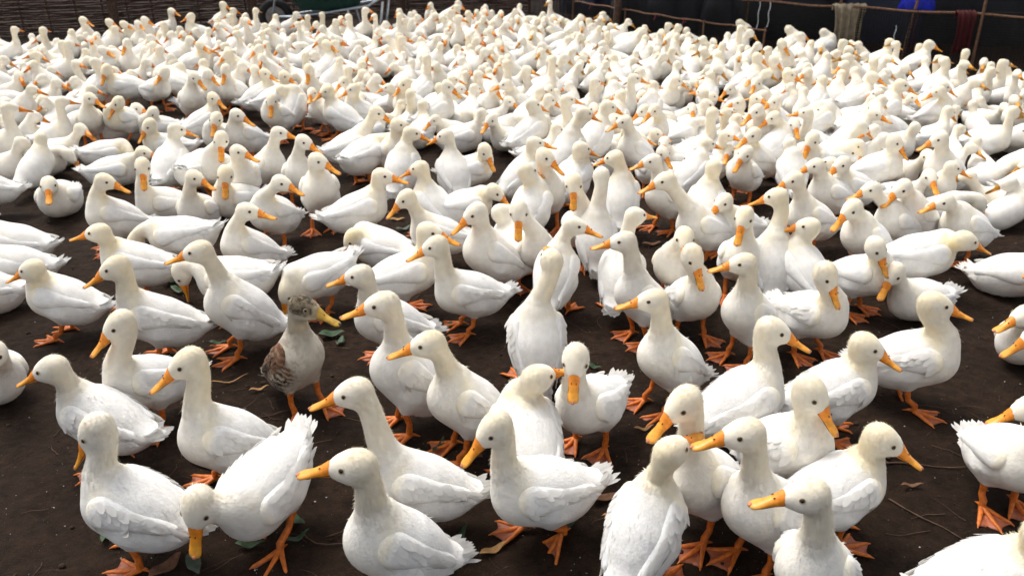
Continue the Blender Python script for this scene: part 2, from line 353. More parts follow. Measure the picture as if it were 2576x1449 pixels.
        nn = n+r.normal(0, 1, n.shape)*(.06-.03*nk)[:, None]; nn /= np.linalg.norm(nn, axis=1)[:, None]
        return V, np.repeat(nn, 3, 0), np.arange(count*3).reshape(-1, 3), p, n
    def coverts(s, P, Nn, pts, L, wd, jit=.12):
        """overlapping contour feathers: rounded vanes rooted at the skin points nearest to pts"""
        r = s.rng; V, F, NN = [], [], []
        for p in pts:
            k = ((P-p)**2).sum(1).argmin(); q, n = P[k].astype(float), Nn[k].astype(float)
            T, _ = s.flow(q[None]); t = T[0]+r.normal(0, jit, 3); t = unit(t-n*(t@n)); w = np.cross(n, t); l = L*r.uniform(.85, 1.15); h = wd*r.uniform(.85, 1.15); o = len(V)
            for a, ww, z in ((0, .5, .0), (.4, 1., .0010), (.78, .80, .0018), (1., .15, .0020)):
                for sg in (1, 0, -1):
                    V.append(q+t*l*a+w*h*ww*sg+n*(z-.0012*abs(sg)*ww)); NN.append(unit(n+w*sg*.09+t*(.07*a-.02)))
            for i in range(3):
                for e in (0, 1): c = o+i*3+e; F.append([c, c+1, c+4, c+3])
        V, NN = np.array(V), np.array(NN); return V, orient(V, np.array(F), NN), NN
    def tail(s):
        V, F = [], []; r = s.rng
        for layer, (n, L, w0, up) in enumerate(((9, .058, .0165, .36), (7, .048, .015, .50), (7, .044, .014, .16))):
            for i in range(n):
                a = (i/(n-1)-.5)*.80+r.normal(0, .04); l = L*r.uniform(.85, 1.12)*(1-.25*abs(a))
                base = np.array([-.138+.012*layer, a*.045, .020+(.008 if layer == 1 else -.006 if layer == 2 else 0)])
                d = unit([-cos(a), sin(a)*.85, up+r.normal(0, .05)]); w = unit(np.cross(d, [0, 0, 1])); nrm = np.cross(w, d)
                o = len(V)
                for t, ww in ((0, .8), (.45, 1.), (.82, .72), (1, .10)):
                    c = base+d*l*t+nrm*(.010*t*t); V += [c+w*w0*ww*.6, c+nrm*.0012, c-w*w0*ww*.6]
                for t in range(3):
                    for k in (0, 1): q = o+t*3+k; F.append([q, q+1, q+4, q+3])
        V = s.c+np.array(V)@s.R.T
        return V, np.array(F)
    def body_mesh(s, name, h, plumes, yellow, mats=None, paint=None, tail=True):
        S = s.spine; lo = np.minimum(S.min(0), [-.17, -.11, .0])-.045; hi = np.maximum(S.max(0), [0, .11, 0])+.045; lo[2] = max(lo[2], .004 if s.sit else .03)
        if s.head[2] < .09: lo[2] = .004
        hi = np.maximum(hi, s.c+.14); 
        lo[1] = min(lo[1], -.115); hi[1] = max(hi[1], .115)
        P, Q = surface_nets(s.field, lo, hi, h); Nn = grad(s.field, P)
        C = s.colour(P, Nn, yellow) if paint is None else paint(s, P, Nn)
        Vs, Ns, Cs, Fs, mi, off = [P], [Nn], [C], [], [np.zeros(len(Q), int)], len(P)
        F4 = [Q]; F3 = []; m3 = []
        if tail:
            tv, tf = s.tail(); tn = np.tile(s.R[:, 2]*.8-s.R[:, 0]*.4, (len(tv), 1)); tn /= np.linalg.norm(tn[0])
            Vs.append(tv); Ns.append(tn+s.rng.normal(0, .1, tn.shape)); Cs.append((WHITE*np.ones_like(tv)*s.rng.uniform(.95, 1.03, (len(tv), 1))) if paint is None else paint(s, tv, tn)); F4.append(orient(tv, tf, tn)+off); mi.append(np.ones(len(tf), int)); off += len(tv)
        if plumes:
            tris = np.concatenate([Q[:, [0, 1, 2]], Q[:, [0, 2, 3]]])
            v, n, f, rp, rn = s.strands(P, Nn, plumes, tris, 'body')
            c = s.colour(rp, rn, yellow) if paint is None else paint(s, rp, rn)
            c = np.repeat(c*s.rng.uniform(.97, 1.04, (len(c), 1)), 3, 0)
            Vs.append(v); Ns.append(n); Cs.append(c); F3.append(f+off); m3.append(np.ones(len(f), int)); off += len(v)
        F = [np.concatenate(F4)]+([np.concatenate(F3)] if F3 else [])
        return new_mesh(name, np.concatenate(Vs), F, mats or [M['feather'], M['strand']], np.concatenate(mi+m3), True, np.clip(np.concatenate(Cs), 0, 1), np.concatenate(Ns))
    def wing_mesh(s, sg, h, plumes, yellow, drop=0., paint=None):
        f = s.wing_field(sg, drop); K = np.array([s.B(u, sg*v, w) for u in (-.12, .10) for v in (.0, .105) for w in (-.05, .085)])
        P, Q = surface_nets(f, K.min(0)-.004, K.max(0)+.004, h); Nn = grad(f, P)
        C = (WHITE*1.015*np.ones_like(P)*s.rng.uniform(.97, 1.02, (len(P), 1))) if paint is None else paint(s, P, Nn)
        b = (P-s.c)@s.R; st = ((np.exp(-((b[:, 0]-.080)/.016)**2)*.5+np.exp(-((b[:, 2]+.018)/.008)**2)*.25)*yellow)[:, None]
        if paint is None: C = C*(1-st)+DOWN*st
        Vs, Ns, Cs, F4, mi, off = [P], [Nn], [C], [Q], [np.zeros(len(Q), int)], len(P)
        V2, F2 = [], []; r = s.rng                                # quill tips along the rear of the folded wing
        for i in range(9):
            t = i/8; base = np.array([-.050-.055*t+.02*(t > .7), sg*(.064-.010*t)*s.fat, -.006+.040*t-drop]); l = (.034+.024*t)*r.uniform(.85, 1.15)
            d = unit([-1, -sg*.16, -.18+.28*t+r.normal(0, .05)]); w = unit([0.15, 0, 1]); nr = unit(np.cross(d, w))*(1 if sg < 0 else -1)
            base = base+nr*0; o = len(V2)
            for tt, ww in ((0, .9), (.5, 1.), (.85, .7), (1, .1)):
                c = base+d*l*tt; V2 += [c+w*.0085*ww, c+np.array([0, sg*.0016, 0]), c-w*.0085*ww]
            for k in range(3):
                for e in (0, 1): q = o+k*3+e; F2.append([q, q+1, q+4, q+3])
        V2 = s.c+np.array(V2)@s.R.T; n2 = np.tile(unit(s.R@np.array([-.15, sg*.8, .55])), (len(V2), 1))+r.normal(0, .09, (len(V2), 3))
        Vs.append(V2); Ns.append(n2); Cs.append(WHITE*np.ones_like(V2)*1.01 if paint is None else paint(s, V2, n2)); F4.append(orient(V2, np.array(F2), n2)+off); mi.append(np.ones(len(F2), int)); off += len(V2)
        if plumes >= 300:
            pts = [s.B(u+s.rng.normal(0, .003), sg*.072*s.fat, w+s.rng.normal(0, .002)-drop*.6) for u in np.arange(.058, -.086, -.0165) for w in np.arange(-.012, .062, .0145) if ((w-.022)/(.036-.10*max(0, -u)))**2 < 1]
            v, fq, nn = s.coverts(P, Nn, pts, .031, .0088); Vs.append(v); Ns.append(nn); F4.append(fq+off); mi.append(np.ones(len(fq), int)); off += len(v)
            Cs.append((WHITE*np.ones_like(v)*np.repeat(s.rng.uniform(.96, 1.03, (len(v)//12, 1)), 12, 0)) if paint is None else paint(s, v, nn))
        F = [np.concatenate(F4)]; m3 = []
        if plumes:
            tris = np.concatenate([Q[:, [0, 1, 2]], Q[:, [0, 2, 3]]]); v, n, fc, rp, rn = s.strands(P, Nn, plumes, tris, 'wing')
            c = (WHITE*np.ones_like(rp)) if paint is None else paint(s, rp, rn)
            Vs.append(v); Ns.append(n); Cs.append(np.repeat(c*r.uniform(.95, 1.05, (len(c), 1)), 3, 0)); F.append(fc+off); m3 = [np.ones(len(fc), int)]; off += len(v)
        return new_mesh('wing', np.concatenate(Vs), F, [M['feather'], M['strand']], np.concatenate(mi+m3), True, np.clip(np.concatenate(Cs), 0, 1), np.concatenate(Ns))

def make_bill(mats):
    Lb = .070; b = MB(); k = 14; rings = []
    for t in (0, .08, .18, .3, .45, .6, .74, .86, .94, .985, 1.0):
        hw = np.interp(t, [0, .15, .45, .75, .88, .95, 1], [.0132, .0134, .0112, .0132, .0126, .0096, .0015])
        top = np.interp(t, [0, .12, .3, .55, .8, .95, 1], [.0170, .0132, .0074, .0024, .0000, -.0016, -.0042])
        bot = np.interp(t, [0, .2, .6, .9, 1], [-.0122, -.0105, -.0078, -.0070, -.0054]); mid = (bot*.62+top*.38)-.0005
        rg = []
        for i in range(k):
            a = 2*pi*i/k; y = hw*cos(a); z = sin(a)
            zz = mid+(top-mid)*abs(z)**.85 if z >= 0 else mid-(mid-bot)*abs(z)**.9
            if z < -.05 and z > -.6: y *= .90
            rg.append([t*Lb, y, zz])
        rings.append(rg)
    V = np.array(rings).reshape(-1, 3); n = len(rings)
    F = [[j*k+i, j*k+(i+1) % k, (j+1)*k+(i+1) % k, (j+1)*k+i] for j in range(n-1) for i in range(k)]
    b.add(V, F, 0); b.add(np.vstack([[Lb*1.004, 0, -.0047], V[-k:]]), [[0, 1+i, 1+(i+1) % k] for i in range(k)], 0)
    for sg in (1, -1): b.ball((.021, sg*.0056, .0080), (.0028, .0011, .0011), rot_y(.25), 8, 5, 1)
    for sg in (1, -1): b.tube([(.001, sg*.0125, -.0040), (.022, sg*.0114, -.0048), (.046, sg*.0121, -.0054), (.059, sg*.0107, -.0058)], [.0007, .0006, .0006, .0003], 5, 1)
    b.ball((Lb*.955, 0, -.0024), (.0052, .0048, .0020), rot_y(.2), 8, 5, 2)
    return b.mesh('bill', mats)
BILL = make_bill([M['bill'], M['mark'], M['nail']])
EYE_ME = MB().ball((0, 0, 0), (.0051, .0034, .0047), None, 12, 8).tube([(.0056*cos(a), .0009, .0050*sin(a)) for a in np.linspace(0, 2*pi, 15)], [.0010]*15, 5, 1, False).mesh('eye', [M['eye'], M['lid']])
def make_foot():
    b = MB(); angs = (-.62, 0., .62); Ls = (.056, .064, .056); dirs = [np.array([cos(a), sin(a), 0]) for a in angs]
    for d, l in zip(dirs, Ls):
        b.tube([np.array([0, 0, .010]), d*l*.3+[0, 0, .0085], d*l*.62+[0, 0, .0055], d*l*.9+[0, 0, .0048], d*l*1.06+[0, 0, .0015]], [.0062, .0048, .0040, .0032, .0008], 7, 0)
    b.tube([np.array([0, 0, .012]), (-.010, 0, .009), (-.022, .002, .002)], [.005, .0035, .001], 6, 0)
    for i in (0, 1):
        top = []; ns, nr = 7, 6
        for q in range(nr):
            for p in range(ns):
                t = p/(ns-1); a = angs[i]*(1-t)+angs[i+1]*t; l = (Ls[i]*(1-t)+Ls[i+1]*t)*(q+.6)/(nr-.4)*(.98-.16*sin(pi*t)*(q/(nr-1))); z = .0078-.0040*(q/(nr-1))-.0026*sin(pi*t)+.0012*sin(3*pi*t)*q/(nr-1)
                top.append([cos(a)*l, sin(a)*l, z])
        top = np.array(top); bot = top-np.array([0, 0, .0016]); V = np.vstack([top, bot]); F = []; o = ns*nr
        for q in range(nr-1):
            for p in range(ns-1):
                e = q*ns+p; F += [[e, e+ns, e+ns+1, e+1], [o+e, o+e+1, o+e+ns+1, o+e+ns]]
        for p in range(ns-1): e = (nr-1)*ns+p; F.append([e, o+e, o+e+1, e+1])
        b.add(V, F, 1)
    return b.mesh('foot', [M['leg'], M['web']])
FOOT = make_foot()
def leg_mesh(kn, ft):
    m = (kn+ft)/2+np.array([-.006, 0, .0])
    return MB().tube([kn+np.array([0.002, 0, .022]), kn, m*.5+kn*.5, m, ft+np.array([0, 0, .022]), ft+np.array([0, 0, .004])], [.0115, .0105, .0084, .0080, .0090, .0082], 9, 0).mesh('leg', [M['leg']])
from mathutils import Matrix
def m4(R, t):
    m = np.eye(4); m[:3, :3] = R; m[:3, 3] = t; return Matrix(m.tolist())

def duck_parts(d, detail, yellow, paint=None, billmesh=None):
    """detail 2 near, 1 middle, 0 far: list of (name, mesh, local matrix, [children])"""
    h, pl, wp = {2: (.0080, 7600, 320), 1: (.0114, 1700, 120), 0: (.0145, 450, 0)}[detail]
    out = [('body', d.body_mesh('body', h, pl, yellow, paint=paint), None, [])]
    for sg in (1, -1):
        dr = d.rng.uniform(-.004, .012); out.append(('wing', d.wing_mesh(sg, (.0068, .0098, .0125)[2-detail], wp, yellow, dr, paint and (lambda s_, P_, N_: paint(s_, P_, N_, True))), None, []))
    bR = d.HR@rot_y(.06); out.append(('bill', billmesh or BILL, m4(bR@np.diag([1.02, 1.13, 1.22]), d.head+d.HR@np.array([.0435, 0, -.0070])), []))
    if detail >= 1:
        for sg in (1, -1):
            p = d.head+d.HR@np.array([.0190, sg*.0300, .0085])
            n = grad(d.field, p[None].astype(np.float32))[0]      # seat the eye on the skin
            for _ in range(2): p = p-n*(d.field(p[None].astype(np.float32))[0]-.0006)
            x = unit(d.hd-n*(d.hd@n)); z = np.cross(x, n)
            out.append(('eye', EYE_ME, m4(np.stack([x, n, z], 1), p), []))
    if not d.sit:
        for kn, ft, fz in d.legs:
            yaw = d.rng.uniform(-.2, .2)+(.12 if kn[1] > 0 else -.12)
            R = rot_z(yaw)@(rot_y(.9) if fz > .01 else np.eye(3))
            out.append(('leg', leg_mesh(kn, ft), None, [('foot', FOOT, m4(R, ft-np.array([0, 0, .006])))]))
    return out
def place(parts, loc, heading, scale, name='duck'):
    root = link(name, None, None, loc); root.empty_display_size = .05
    root.rotation_euler = (0, 0, heading); root.scale = (scale,)*3
    for n, me, mx, kids in parts:
        o = link(n, me, root)
        if mx is not None: o.matrix_local = mx
        for kn, kme, kmx in kids:
            c = link(kn, kme, o); c.matrix_local = kmx@Matrix.Diagonal((1.32, 1.32, 1.15, 1))
    return root
# ------------------------------------------------------------------ the birds of the photograph
# head x, y, body x, y (photograph pixels at 2576 wide), body heading, head heading (degrees, 0 right, 90 away), options, label
# options: P body pitch, H head pitch, S sitting, L raised left leg, R raised right leg, Z size
ROWS = [
 (238,1080,345,1275,172,190,'P24 H-50','large white duck cropped by the left border at the bottom, head drooping'),
 (538,1275,662,1222,246,256,'P-12 H-62 R','white duck in the bottom left with its bill pointing straight down'),
 (472,915,575,1105,206,205,'P34 H-26','white duck with fluffy nape, bill down left, behind the bottom left forager'),
 (300,820,372,960,232,215,'P20 H-34','white duck facing lower left beside the left border, both orange feet showing'),
 (130,930,262,1055,168,180,'P22','white duck at the left border showing only its back and raised tail'),
 (90,690,160,745,178,180,'P20','white duck almost wholly past the left border, tail tip in view'),
 (290,672,400,800,194,196,'P24 H-22','white duck walking left near the left border with its bill slightly open'),
 (500,632,612,775,200,186,'P42 H-12','tall upright white duck facing left just left of the speckled duck'),
 (250,592,345,660,188,180,'P18 H-8','white duck facing left, bill touching the left border'),
 (456,688,588,700,186,200,'P2 H-85','white duck dipping its bill to a green leaf behind the upright one'),
 (622,528,632,622,222,356,'P34 H-8','white duck with long neck turned right above the foraging one'),
 (338,612,455,590,182,185,'P-2 H-60','white duck bent low so that only its rounded back shows'),
 (728,722,800,690,214,232,'P-8 H-68','white duck stooping behind the speckled duck, tail raised'),
 (898,598,960,622,152,205,'P8 H-55 S','white duck lying with its head turned down, behind the stooping one'),
 (905,700,985,815,198,184,'P30 H-10','white duck facing left with its head low, right of the stooping one'),
 (962,762,1035,945,203,186,'P52 H-10','upright white duck facing left in the centre with feet showing'),
 (1078,862,1180,1010,206,184,'P42 H-12','white duck facing left overlapping the upright one in the centre'),
 (890,985,1060,1215,190,184,'P26 H-14','big white duck facing left in the lower centre with fanned tail'),
 (890,1170,1005,1365,205,181,'P42 H-4','white duck cropped by the bottom edge, bill level to the left'),
 (1242,1078,1362,1232,199,205,'P12 H-38 L','white duck striding left in the lower centre with one foot lifted'),
 (1348,962,1325,1092,104,40,'P22 H-4','white duck seen from behind with its head turned right, lower centre'),
 (1388,655,1350,860,94,95,'P58 H4','tall white duck seen squarely from behind, two wing patches on its back'),
 (1448,905,1488,1010,232,262,'P14 H-46','white duck facing the camera with head tilted, right of the lower centre'),
 (1642,755,1692,905,208,184,'P42 H-4','white duck facing left with yellow stained neck, right of the trodden gap'),
 (1568,605,1620,750,205,182,'P44 H-6','upright white duck facing left behind the one with stained neck'),
 (1745,645,1740,745,284,300,'P30 H-52','white duck facing the camera with its bill lowered, right of centre'),
 (1722,598,1705,668,238,268,'P26 H-30','white duck half hidden behind the one with lowered bill'),
 (1095,618,1180,735,198,188,'P16 H-20','clean white duck standing in profile facing left, both feet showing, centre'),
 (1080,580,1012,688,18,350,'P14 H-14','white duck with its head hidden behind the neck of the profile duck'),
 (1195,532,1242,640,208,202,'P42 H-30','white duck facing left with breast raised, upper centre'),
 (1305,528,1332,622,292,268,'P24 H-50','white duck looking straight at the camera in the upper centre'),
 (1275,540,1290,600,58,40,'P34','white duck looking away beside the one staring at the camera'),
 (1240,490,1170,520,8,345,'P10 H-35','white duck bending its neck down to the right, upper centre'),
 (1020,502,1105,590,198,206,'P22 H-34','white duck facing left with its bill lowered, above the lying one'),
 (962,445,900,530,18,352,'P16 H-6','white duck in profile facing right with pointed tail, upper left of centre'),
 (800,402,805,480,282,340,'P44 H-18','white duck standing with breast to the camera, head turned right, feet apart'),
 (765,355,752,440,286,335,'P40 H-20','white duck behind the breast-on one, head turned right'),
 (708,458,690,535,242,340,'P30 H-16','white duck with its bill pointing right towards the breast-on one'),
 (490,442,502,525,262,340,'P24 H-18 S','white duck sitting with its head turned right, left of centre'),
 (566,436,602,500,232,276,'P12 H-48 S','white duck sitting and facing the camera with its tail raised'),
 (358,418,412,512,224,284,'P16 H-48 S','white duck sitting near the left, looking down at the camera'),
 (265,456,292,545,212,358,'P30','white duck near the left border with thick yellowish head turned right'),
 (600,378,612,440,280,340,'P34 H-12','white duck facing right behind the two sitting ones'),
 (703,335,668,420,332,352,'P36 H-8','white duck with slim neck facing right above the left middle'),
 (556,350,548,420,264,274,'P30 H-52','white duck looking straight at the camera in the left middle'),
 (598,292,618,345,238,345,'P26 H-22','white duck with its wing feathers spread white behind it, left middle'),
 (544,302,562,345,236,262,'P20 H-40','white duck glancing down left beside the one with spread wing'),
 (444,335,428,412,82,30,'P30','white duck seen from behind with its head turned right, left middle'),
 (488,448,492,425,84,80,'P-4 H-60','headless looking white rump of a duck feeding away from the camera'),
 (376,325,424,372,204,224,'P10 H-42 S','white duck resting with its bill pointing down left, tail up'),
 (362,382,286,428,12,350,'P6 H-14 S','white duck lying along the left border facing right'),
 (340,425,268,388,18,10,'P0 H-50 S','white duck lying with only its back showing near the left border'),
 (346,275,282,322,8,340,'P10 H-14 S','white duck lying in profile facing right near the upper left'),
 (228,248,225,305,300,338,'P30 H-18','white duck at the left border facing right above the lying one'),
 (295,265,312,300,236,216,'P20 H-44','white duck with its bill to the lower left above the lying one'),
 (383,290,402,322,220,236,'P10 H-46 S','white duck with its face hidden low behind the lying one'),
 (537,260,510,310,28,330,'P24 H-24','white duck facing right on the trodden patch with one webbed foot showing'),
 (1672,455,1772,572,204,190,'P26 H-16','large clean white duck facing left in the right middle, wing folds clear'),
 (1640,405,1682,500,208,192,'P34 H-10','white duck facing left just behind the large clean one'),
 (1512,440,1500,600,90,95,'P56','white duck seen from behind with a thick straight neck, right of centre'),
 (1545,400,1562,505,84,150,'P50','white duck seen from behind with its bill showing to the left'),
 (1443,462,1462,570,276,268,'P34 H-54','white duck facing the camera with a dark bill tip, right of centre'),
 (1445,565,1398,690,72,352,'P46 H-14','white duck seen from behind left with its bill pointing right'),
 (1598,540,1562,690,72,35,'P44 H-8','white duck turned away behind the upright one facing left'),
 (1372,398,1374,492,276,330,'P40 H-30','white duck standing breast on above the centre, bill to the right'),
 (1340,382,1312,442,34,10,'P36 H-10','white duck with its head turned right beside the breast on one'),
 (1338,455,1335,525,62,40,'P40','white duck facing away with a broad yellow nape, above the centre'),
 (1055,425,1092,520,140,168,'P36','white duck turned away left with yellow streaks down its neck'),
 (1036,340,1012,430,70,15,'P48','white duck with a tall bare looking neck seen from behind, upper centre'),
 (1120,345,1142,440,110,170,'P40','white duck seen from behind with curled wing tips, upper centre'),
 (1220,395,1180,430,8,315,'P12 H-48','white duck hanging its bill down to the right, upper centre'),
 (1004,315,985,385,312,350,'P34 H-12','white duck facing right beside the tall necked one'),
 (950,288,880,370,20,345,'P18 H-26','white duck leaning right with a pointed tail, upper left of centre'),
 (1010,330,912,392,60,50,'P6','white rump of a duck with a short curled tail and orange legs'),
 (1872,548,1862,650,262,242,'P34 H-44','white duck facing the camera with its bill to the lower left, right side'),
 (1952,500,1946,665,82,150,'P54','tall white duck seen from behind on the right, bill pointing left'),
 (2032,575,2022,685,112,166,'P34 H-8','white duck seen from behind with its bill pointing left beside a dark gap'),
 (1868,665,1892,800,206,182,'P46 H-6','upright white duck facing left, right of the bill lowering one'),
 (2080,695,2040,790,304,312,'P16 H-52','white duck with its bill hanging to the lower right, right side'),
 (2205,625,2162,692,312,310,'P22 H-50','white duck pecking at its neighbour near the right border'),
 (2248,688,2312,752,200,218,'P8 H-46 S','white duck crouching with its bill tucked down, near the right border'),
 (1945,830,1862,1010,18,346,'P26 H-20','big white duck facing right in the lower right, bill sharp orange'),
 (2180,872,2092,985,10,340,'P22 H-24','white duck walking right near the right border with a dark eye'),
 (2352,765,2292,900,335,352,'P24 H-14 L','white duck cropped by the right border with two big webbed feet'),
 (2042,990,1972,1120,312,318,'P34 H-42','white duck with buff head and bill to the lower right'),
 (1718,1015,1770,1205,220,206,'P34 H-34','white duck with a small head facing lower left, one leg planted, lower right'),
 (1872,1095,1935,1285,207,184,'P38 H-8','white duck with yellowish head facing left in the lower right'),
 (2222,1102,2100,1230,16,342,'P20 H-26','large headed white duck facing right near the lower right corner'),
 (2030,1245,2055,1430,232,180,'P44 H-6','white duck cropped by the bottom edge at the right, bill to the left'),
 (1686,1140,1620,1335,58,42,'P40 H4','white duck turned away at the bottom, only the tip of its bill showing'),
 (2640,1330,2485,1455,8,0,'P14','white duck past the right border with only a raised tail in view'),
 (2142,525,2182,600,208,206,'P34 H-34','white duck facing lower left with an orange bill against white backs'),
 (2190,478,2262,562,200,192,'P28 H-14','white duck facing left with folded wing marks near the right border'),
 (2268,475,2302,545,214,204,'P34 H-30','white duck behind the one with folded wing marks'),
 (1995,455,2042,552,205,195,'P30 H-20','white duck facing left with a broad back, right middle'),
 (2050,418,2092,490,200,190,'P26 H-14','white duck facing left behind the broad backed one'),
 (2116,420,2142,472,200,206,'P20 H-24','small headed white duck facing left among packed backs on the right'),
 (1820,505,1855,562,205,214,'P20 H-26','white duck facing lower left behind the large clean one on the right'),
 (1795,420,1772,520,60,80,'P46','white duck with a long pale nape seen from behind, right middle'),
 (2362,350,2380,430,206,186,'P34','white duck at the right border facing left above the packed backs'),
 (2375,508,2432,570,200,188,'P30 H-14','white duck past the right border with its bill reaching in'),
 (2420,610,2312,640,2,0,'P10','white rump of a duck at the right border, tail to the left'),
 (432,28,414,72,10,340,'P10 H-16',None),(479,41,500,82,200,200,'P16 H-20',None),(562,13,556,52,330,345,'P24 H-24',None),
 (365,51,366,88,320,345,'P30',None),(348,62,353,108,300,320,'P36',None),(314,66,322,94,335,350,'P30',None),(276,58,284,98,335,345,'P30',None),(210,51,211,94,330,345,'P30',None),
 (410,88,434,112,190,215,'P10 S',None),(479,100,443,137,5,335,'P10',None),(318,109,331,163,280,255,'P36 H-40',None),(387,115,389,156,290,310,'P30 H-34',None),
 (259,126,276,163,20,345,'P30',None),(241,156,244,222,40,20,'P30',None),(274,190,316,216,200,245,'P10 H-50',None),(411,180,391,222,330,235,'P16 H-34',None),
 (455,169,449,205,160,330,'P20 H-50',None),(490,197,485,257,290,330,'P40 H-30',None),(524,197,545,232,215,330,'P20 H-34',None),(567,178,592,232,240,262,'P30 H-44',None),
 (575,148,609,188,205,214,'P30 H-34',None),(650,133,669,171,210,214,'P30 H-30',None),(669,193,652,242,20,340,'P24',None),(718,205,691,252,15,335,'P20 H-24',None),
 (684,263,699,295,250,268,'P30 H-48',None),(721,235,738,272,70,75,'P50',None),(507,128,487,160,10,330,'P14',None),
 (1018,212,1037,268,195,208,'P30 H-34',None),(888,229,911,278,200,196,'P30',None),(826,242,860,290,160,214,'P24',None),(1127,227,1095,284,20,335,'P26 H-30',None),
 (776,178,789,230,270,268,'P34 H-48',None),(823,113,826,171,60,335,'P36',None),
 (2239,112,2207,156,10,345,'P22',None),(2339,112,2301,160,10,345,'P22',None),(2085,95,2070,119,10,345,'P24',None),(1995,85,1985,115,15,350,'P34',None),(1871,67,1862,95,15,335,'P30',None),
 (1906,154,1881,200,15,335,'P26 H-30',None),(1948,162,1926,200,330,325,'P26 H-34',None),(1968,112,1965,160,285,310,'P38 H-40',None),(2015,102,1998,140,20,350,'P30',None),
 (1985,199,1958,245,10,340,'P24',None),(2030,187,2040,230,210,210,'P34',None),(2122,167,2130,217,210,205,'P38',None),(2194,199,2152,250,15,325,'P18',None),(2256,236,2219,278,20,340,'P22',None),
 (1903,286,1923,335,210,205,'P44 H-30',None),(2067,279,2050,305,15,335,'P24',None),(1945,266,1958,306,190,200,'P30',None),
 (1892,346,1902,398,200,200,'P34 H-26',None),(1876,387,1873,438,230,215,'P30 H-40',None),(2042,351,2046,405,220,225,'P30 H-46',None),(2147,379,2110,394,0,335,'P6',None),(2251,364,2205,424,330,320,'P26 H-40',None),
 (1469,286,1430,384,60,20,'P50',None),(1531,268,1497,350,50,0,'P40',None),(1570,307,1604,384,200,194,'P44 H-18',None),(1458,403,1440,452,60,30,'P24',None),(1341,260,1330,330,30,20,'P30',None),
]
def opts(s):
    o = dict(P=22., H=-20., S=False, L=False, R=False, Z=1.)
    for w in s.split():
        o[w[0]] = float(w[1:]) if len(w) > 1 else True
    return o
BIRDS = []                                    # (x, y, heading) of every bird, for spacing
def clear(x, y, hd, gap=.150, half=.085):
    B = np.array(BIRDS); B = B[((B[:, 0]-x)**2+(B[:, 1]-y)**2) < .16]
    if not len(B): return True
    t = np.array((-half, 0, half)); ax, ay = x+cos(hd)*t, y+sin(hd)*t
    bx, by = B[:, 0:1]+np.cos(B[:, 2:3])*t, B[:, 1:2]+np.sin(B[:, 2:3])*t
    return bool(((bx[:, :, None]-ax)**2+(by[:, :, None]-ay)**2).min() >= gap*gap)
def fit(row, seed):
    hx, hy, bx, by, bh, hh, o, lab = row; o = opts(o); r = np.random.default_rng(seed)
    sc = o['Z']*r.uniform(.96, 1.05); zc = .085 if o['S'] else .155
    if o['P'] > 40: zc = .165
    c = at(bx, by, zc*sc); H = radians(bh); pitch = radians(o['P'])
    d = ray(hx, hy); Rz = rot_z(-H)
    eye_l = Rz@(EYE-np.array([c[0], c[1], 0]))/sc; dl = Rz@d
    base = np.array([0, 0, zc])+rot_y(-pitch)@np.array([.088, 0, .035])
    low = o['H'] < -58
    nom = base+(np.array([.10, 0, -.07]) if low else np.array([.035, 0, .14]))
    hyaw = radians((hh-bh+180) % 360-180)
    # head centre on the line of sight, nearest the natural place; the neck may reach .22
    t = (nom-eye_l)@dl; p = eye_l+dl*t; v = p-base; n = np.linalg.norm(v)
    if n > .215: p = base+v*.215/n
    if n < .075: p = base+v/n*.075+np.array([0, 0, .01])
    p[2] = max(p[2], .045)
    legs = None
    if o['L']: legs = ((-.05, .035), (.02, 0.))
    if o['R']: legs = ((.03, 0.), (-.03, .03))
    return dict(c=c, H=H, sc=sc, head=p, hyaw=hyaw, hp=radians(o['H']), pitch=pitch, zc=zc, sit=o['S'], legs=legs, lab=lab, seed=seed, yellow=r.uniform(.6, 1.1), fat=r.uniform(.96, 1.06), swell=r.uniform(.93, 1.05), dist=math.hypot(c[0], c[1]))
def soil(c, s=0): return (c[0], c[1], float(ground_z(c[0], c[1]))+.001)

